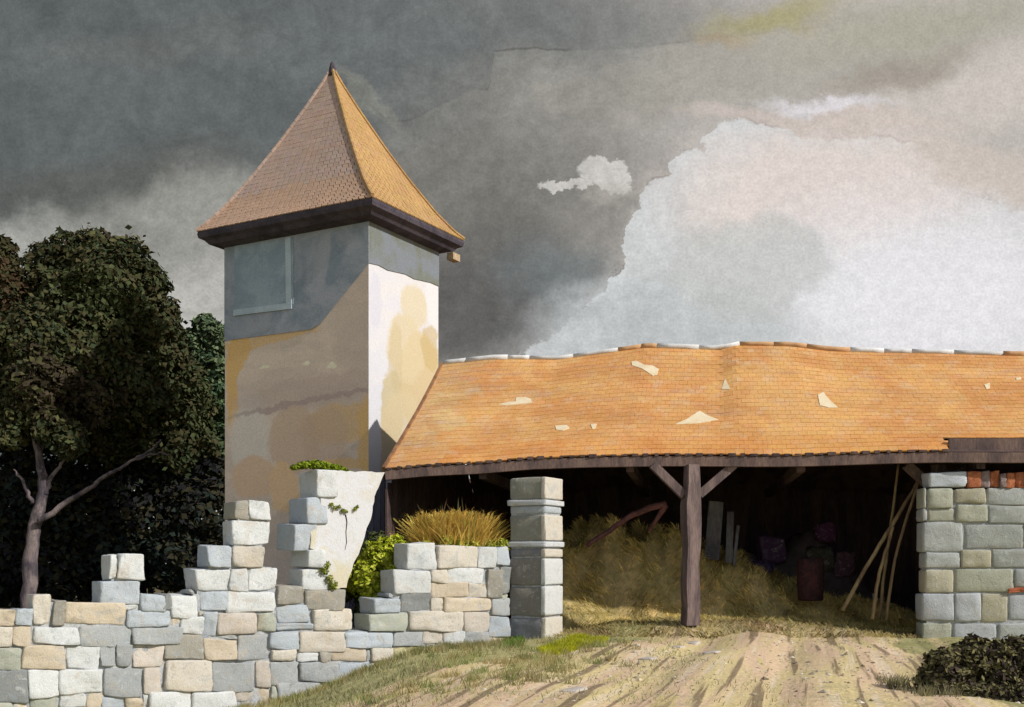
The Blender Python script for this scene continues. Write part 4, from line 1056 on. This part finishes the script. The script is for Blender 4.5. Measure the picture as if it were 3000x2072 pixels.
# storm wash hanging beside the tower, hard only along its lower right edge
xx=px+wx*130+wmx*120+wfx*46; yy=py+wy*110+wmy*100+wfy*34
ed2=edge_curve(xx,[(1200,1070),(1440,1020),(1560,1005),(1640,960),(1720,900),(1780,820),(1840,760),(1860,700),(1900,640)],1200,1900)
f2=yy-ed2
col=nt.mix(nt.smooth(ellipse(nt,bx,by,1440,900,400,240,0),.5,-.7)*.9,col,lin(90,89,87))
col=nt.mix(nt.smooth(ellipse(nt,bx,by,1640,800,170,90,0),.5,-.5)*.55,col,lin(118,126,128))
# bright wash of the right half
ed=edge_curve(xx,[(1500,1030),(1560,1010),(1640,975),(1710,915),(1775,830),(1820,770),(1850,690),(1870,600),(1895,565),(1950,535),(1962,455),(2050,440),(2095,375),(2160,352),(2300,382),(2450,405),(2620,402),(2700,440),(2760,468),(2825,500),(2840,560),(2900,585),(3000,625),(3300,760)],1500,3300)
f=yy-ed
hardm=nt.smooth(f,-5,5); right=nt.smooth(px,2750,2350)
col=nt.mix(nt.smooth(f,-90,60)*.5,col,lin(196,190,184))
col=nt.mix(hardm*(right*.35+.6),col,lin(206,208,208))
col=nt.mix(nt.smooth(nt.math('ABSOLUTE',f+3.0),9,0)*brk*.5,col,lin(92,80,76))
col=soft(col,2430,560,480,190,0,lin(224,211,204),.9,.3,-.5)
col=soft(col,2750,880,560,300,0,lin(232,230,233),.95)
col=soft(col,1950,980,420,150,0,lin(190,194,195),.85,.35,-.35)
col=soft(col,2200,790,250,170,0,lin(194,195,192),.65,.12,-.25)
col=soft(col,2960,520,260,70,18,lin(206,194,184),.7,.3,-.3)
col=soft(col,2420,350,400,34,3,lin(208,194,186),.6,.3,-.3)
col=hard(col,[(2420,304,215,26,2)],lin(224,220,224),.8,0,soft_=.35)
# small bright cloud
col=hard(col,[(1765,500,60,40,0),(1665,532,66,17,-12),(1795,540,50,30,30)],lin(206,203,198),.9,0,soft_=.10)
col=soft(col,1790,565,90,26,15,lin(180,175,168),.6)
# upper wash with a dried rim
xt=px+wx*40+wmx*20; yt=py+wy*40+wmy*26+wfy*8
ed3=edge_curve(xt,[(980,190),(1030,235),(1080,300),(1120,345),(1180,356),(1235,345),(1270,316),(1330,300),(1370,270),(1428,265),(1442,230),(1450,150),(1600,146),(1900,140),(2150,112),(2500,66),(3000,10)],980,3000)
f3=ed3-yt; fd=nt.smooth(px,2700,1500)*nt.smooth(px,985,1010)
col=nt.mix(nt.smooth(f3,-3,3)*nt.smooth(f3,260,40)*.35*fd,col,lin(104,108,108))
col=nt.mix(nt.smooth(nt.math('ABSOLUTE',f3),6,0)*(brk*.4+.04)*fd,col,lin(74,68,64))
col=soft(col,1075,290,110,26,52,lin(142,142,132),.5,.4,-.3)
col=soft(col,2270,50,230,60,-14,lin(166,158,106),.7)
col=soft(col,2120,140,90,30,0,lin(170,150,118),.5)
# blotted pigment
m1=nz(14,6,.75,.4,6.6); m2=nz(5,5,.7,.8,8.2)
fm=nt.smooth(m1,.3,.7)*.22+.89; fm2=nt.smooth(m2,.3,.7)*.26+.87
dark=nt.smooth(px,2500,1200)*.85+.15
fm=(fm-1.0)*dark+1.0; fm2=(fm2-1.0)*dark+1.0
col=nt.mix(1.0,col,nt.vec(fm*fm2,fm*fm2*1.0,fm*fm2),'MULTIPLY')
g_=nt.smooth(grain,.25,.75)*.16+.92
g2=nt.smooth(grain2,.3,.7)*.12+.94
col=nt.mix(1.0,col,nt.vec(g_*g2,g_*g2,g_*g2),'MULTIPLY')
# clear, brighter sky away from the storm (overhead and behind the viewer)
sky=nt.node('ShaderNodeTexSky',sky_type='NISHITA'); sky.sun_disc=False; sky.sun_elevation=SUN_EL; sky.sun_rotation=math.atan2(sxy[0],sxy[1])
skyc=nt.mix(1.0,E(nt,sky.outputs[0]),(.12,.12,.12,1),'MULTIPLY')
cloudy=nt.mix(.6,skyc,(.44,.44,.46,1))
front=nt.smooth(Y,.18,.48)
col=nt.mix(front,cloudy,col)
nt.put(bg.inputs[0],col); bg.inputs[1].default_value=1.0
w.cycles.sampling_method='MANUAL'; w.cycles.sample_map_resolution=256

# ------------------------------------------------------------------ camera
cam=bpy.data.cameras.new('camera'); co=bpy.data.objects.new('camera',cam); COL.objects.link(co)
cam.lens=36; cam.sensor_width=36; cam.sensor_fit='HORIZONTAL'; cam.shift_y=(HZ-1036)/3000; cam.clip_end=3000
co.location=(0,0,EYE); co.rotation_euler=(math.pi/2,0,0); sc.camera=co
sc.view_settings.view_transform='Standard'; sc.view_settings.look='None'; sc.view_settings.gamma=1; sc.view_settings.exposure=0
sc.cycles.max_bounces=6
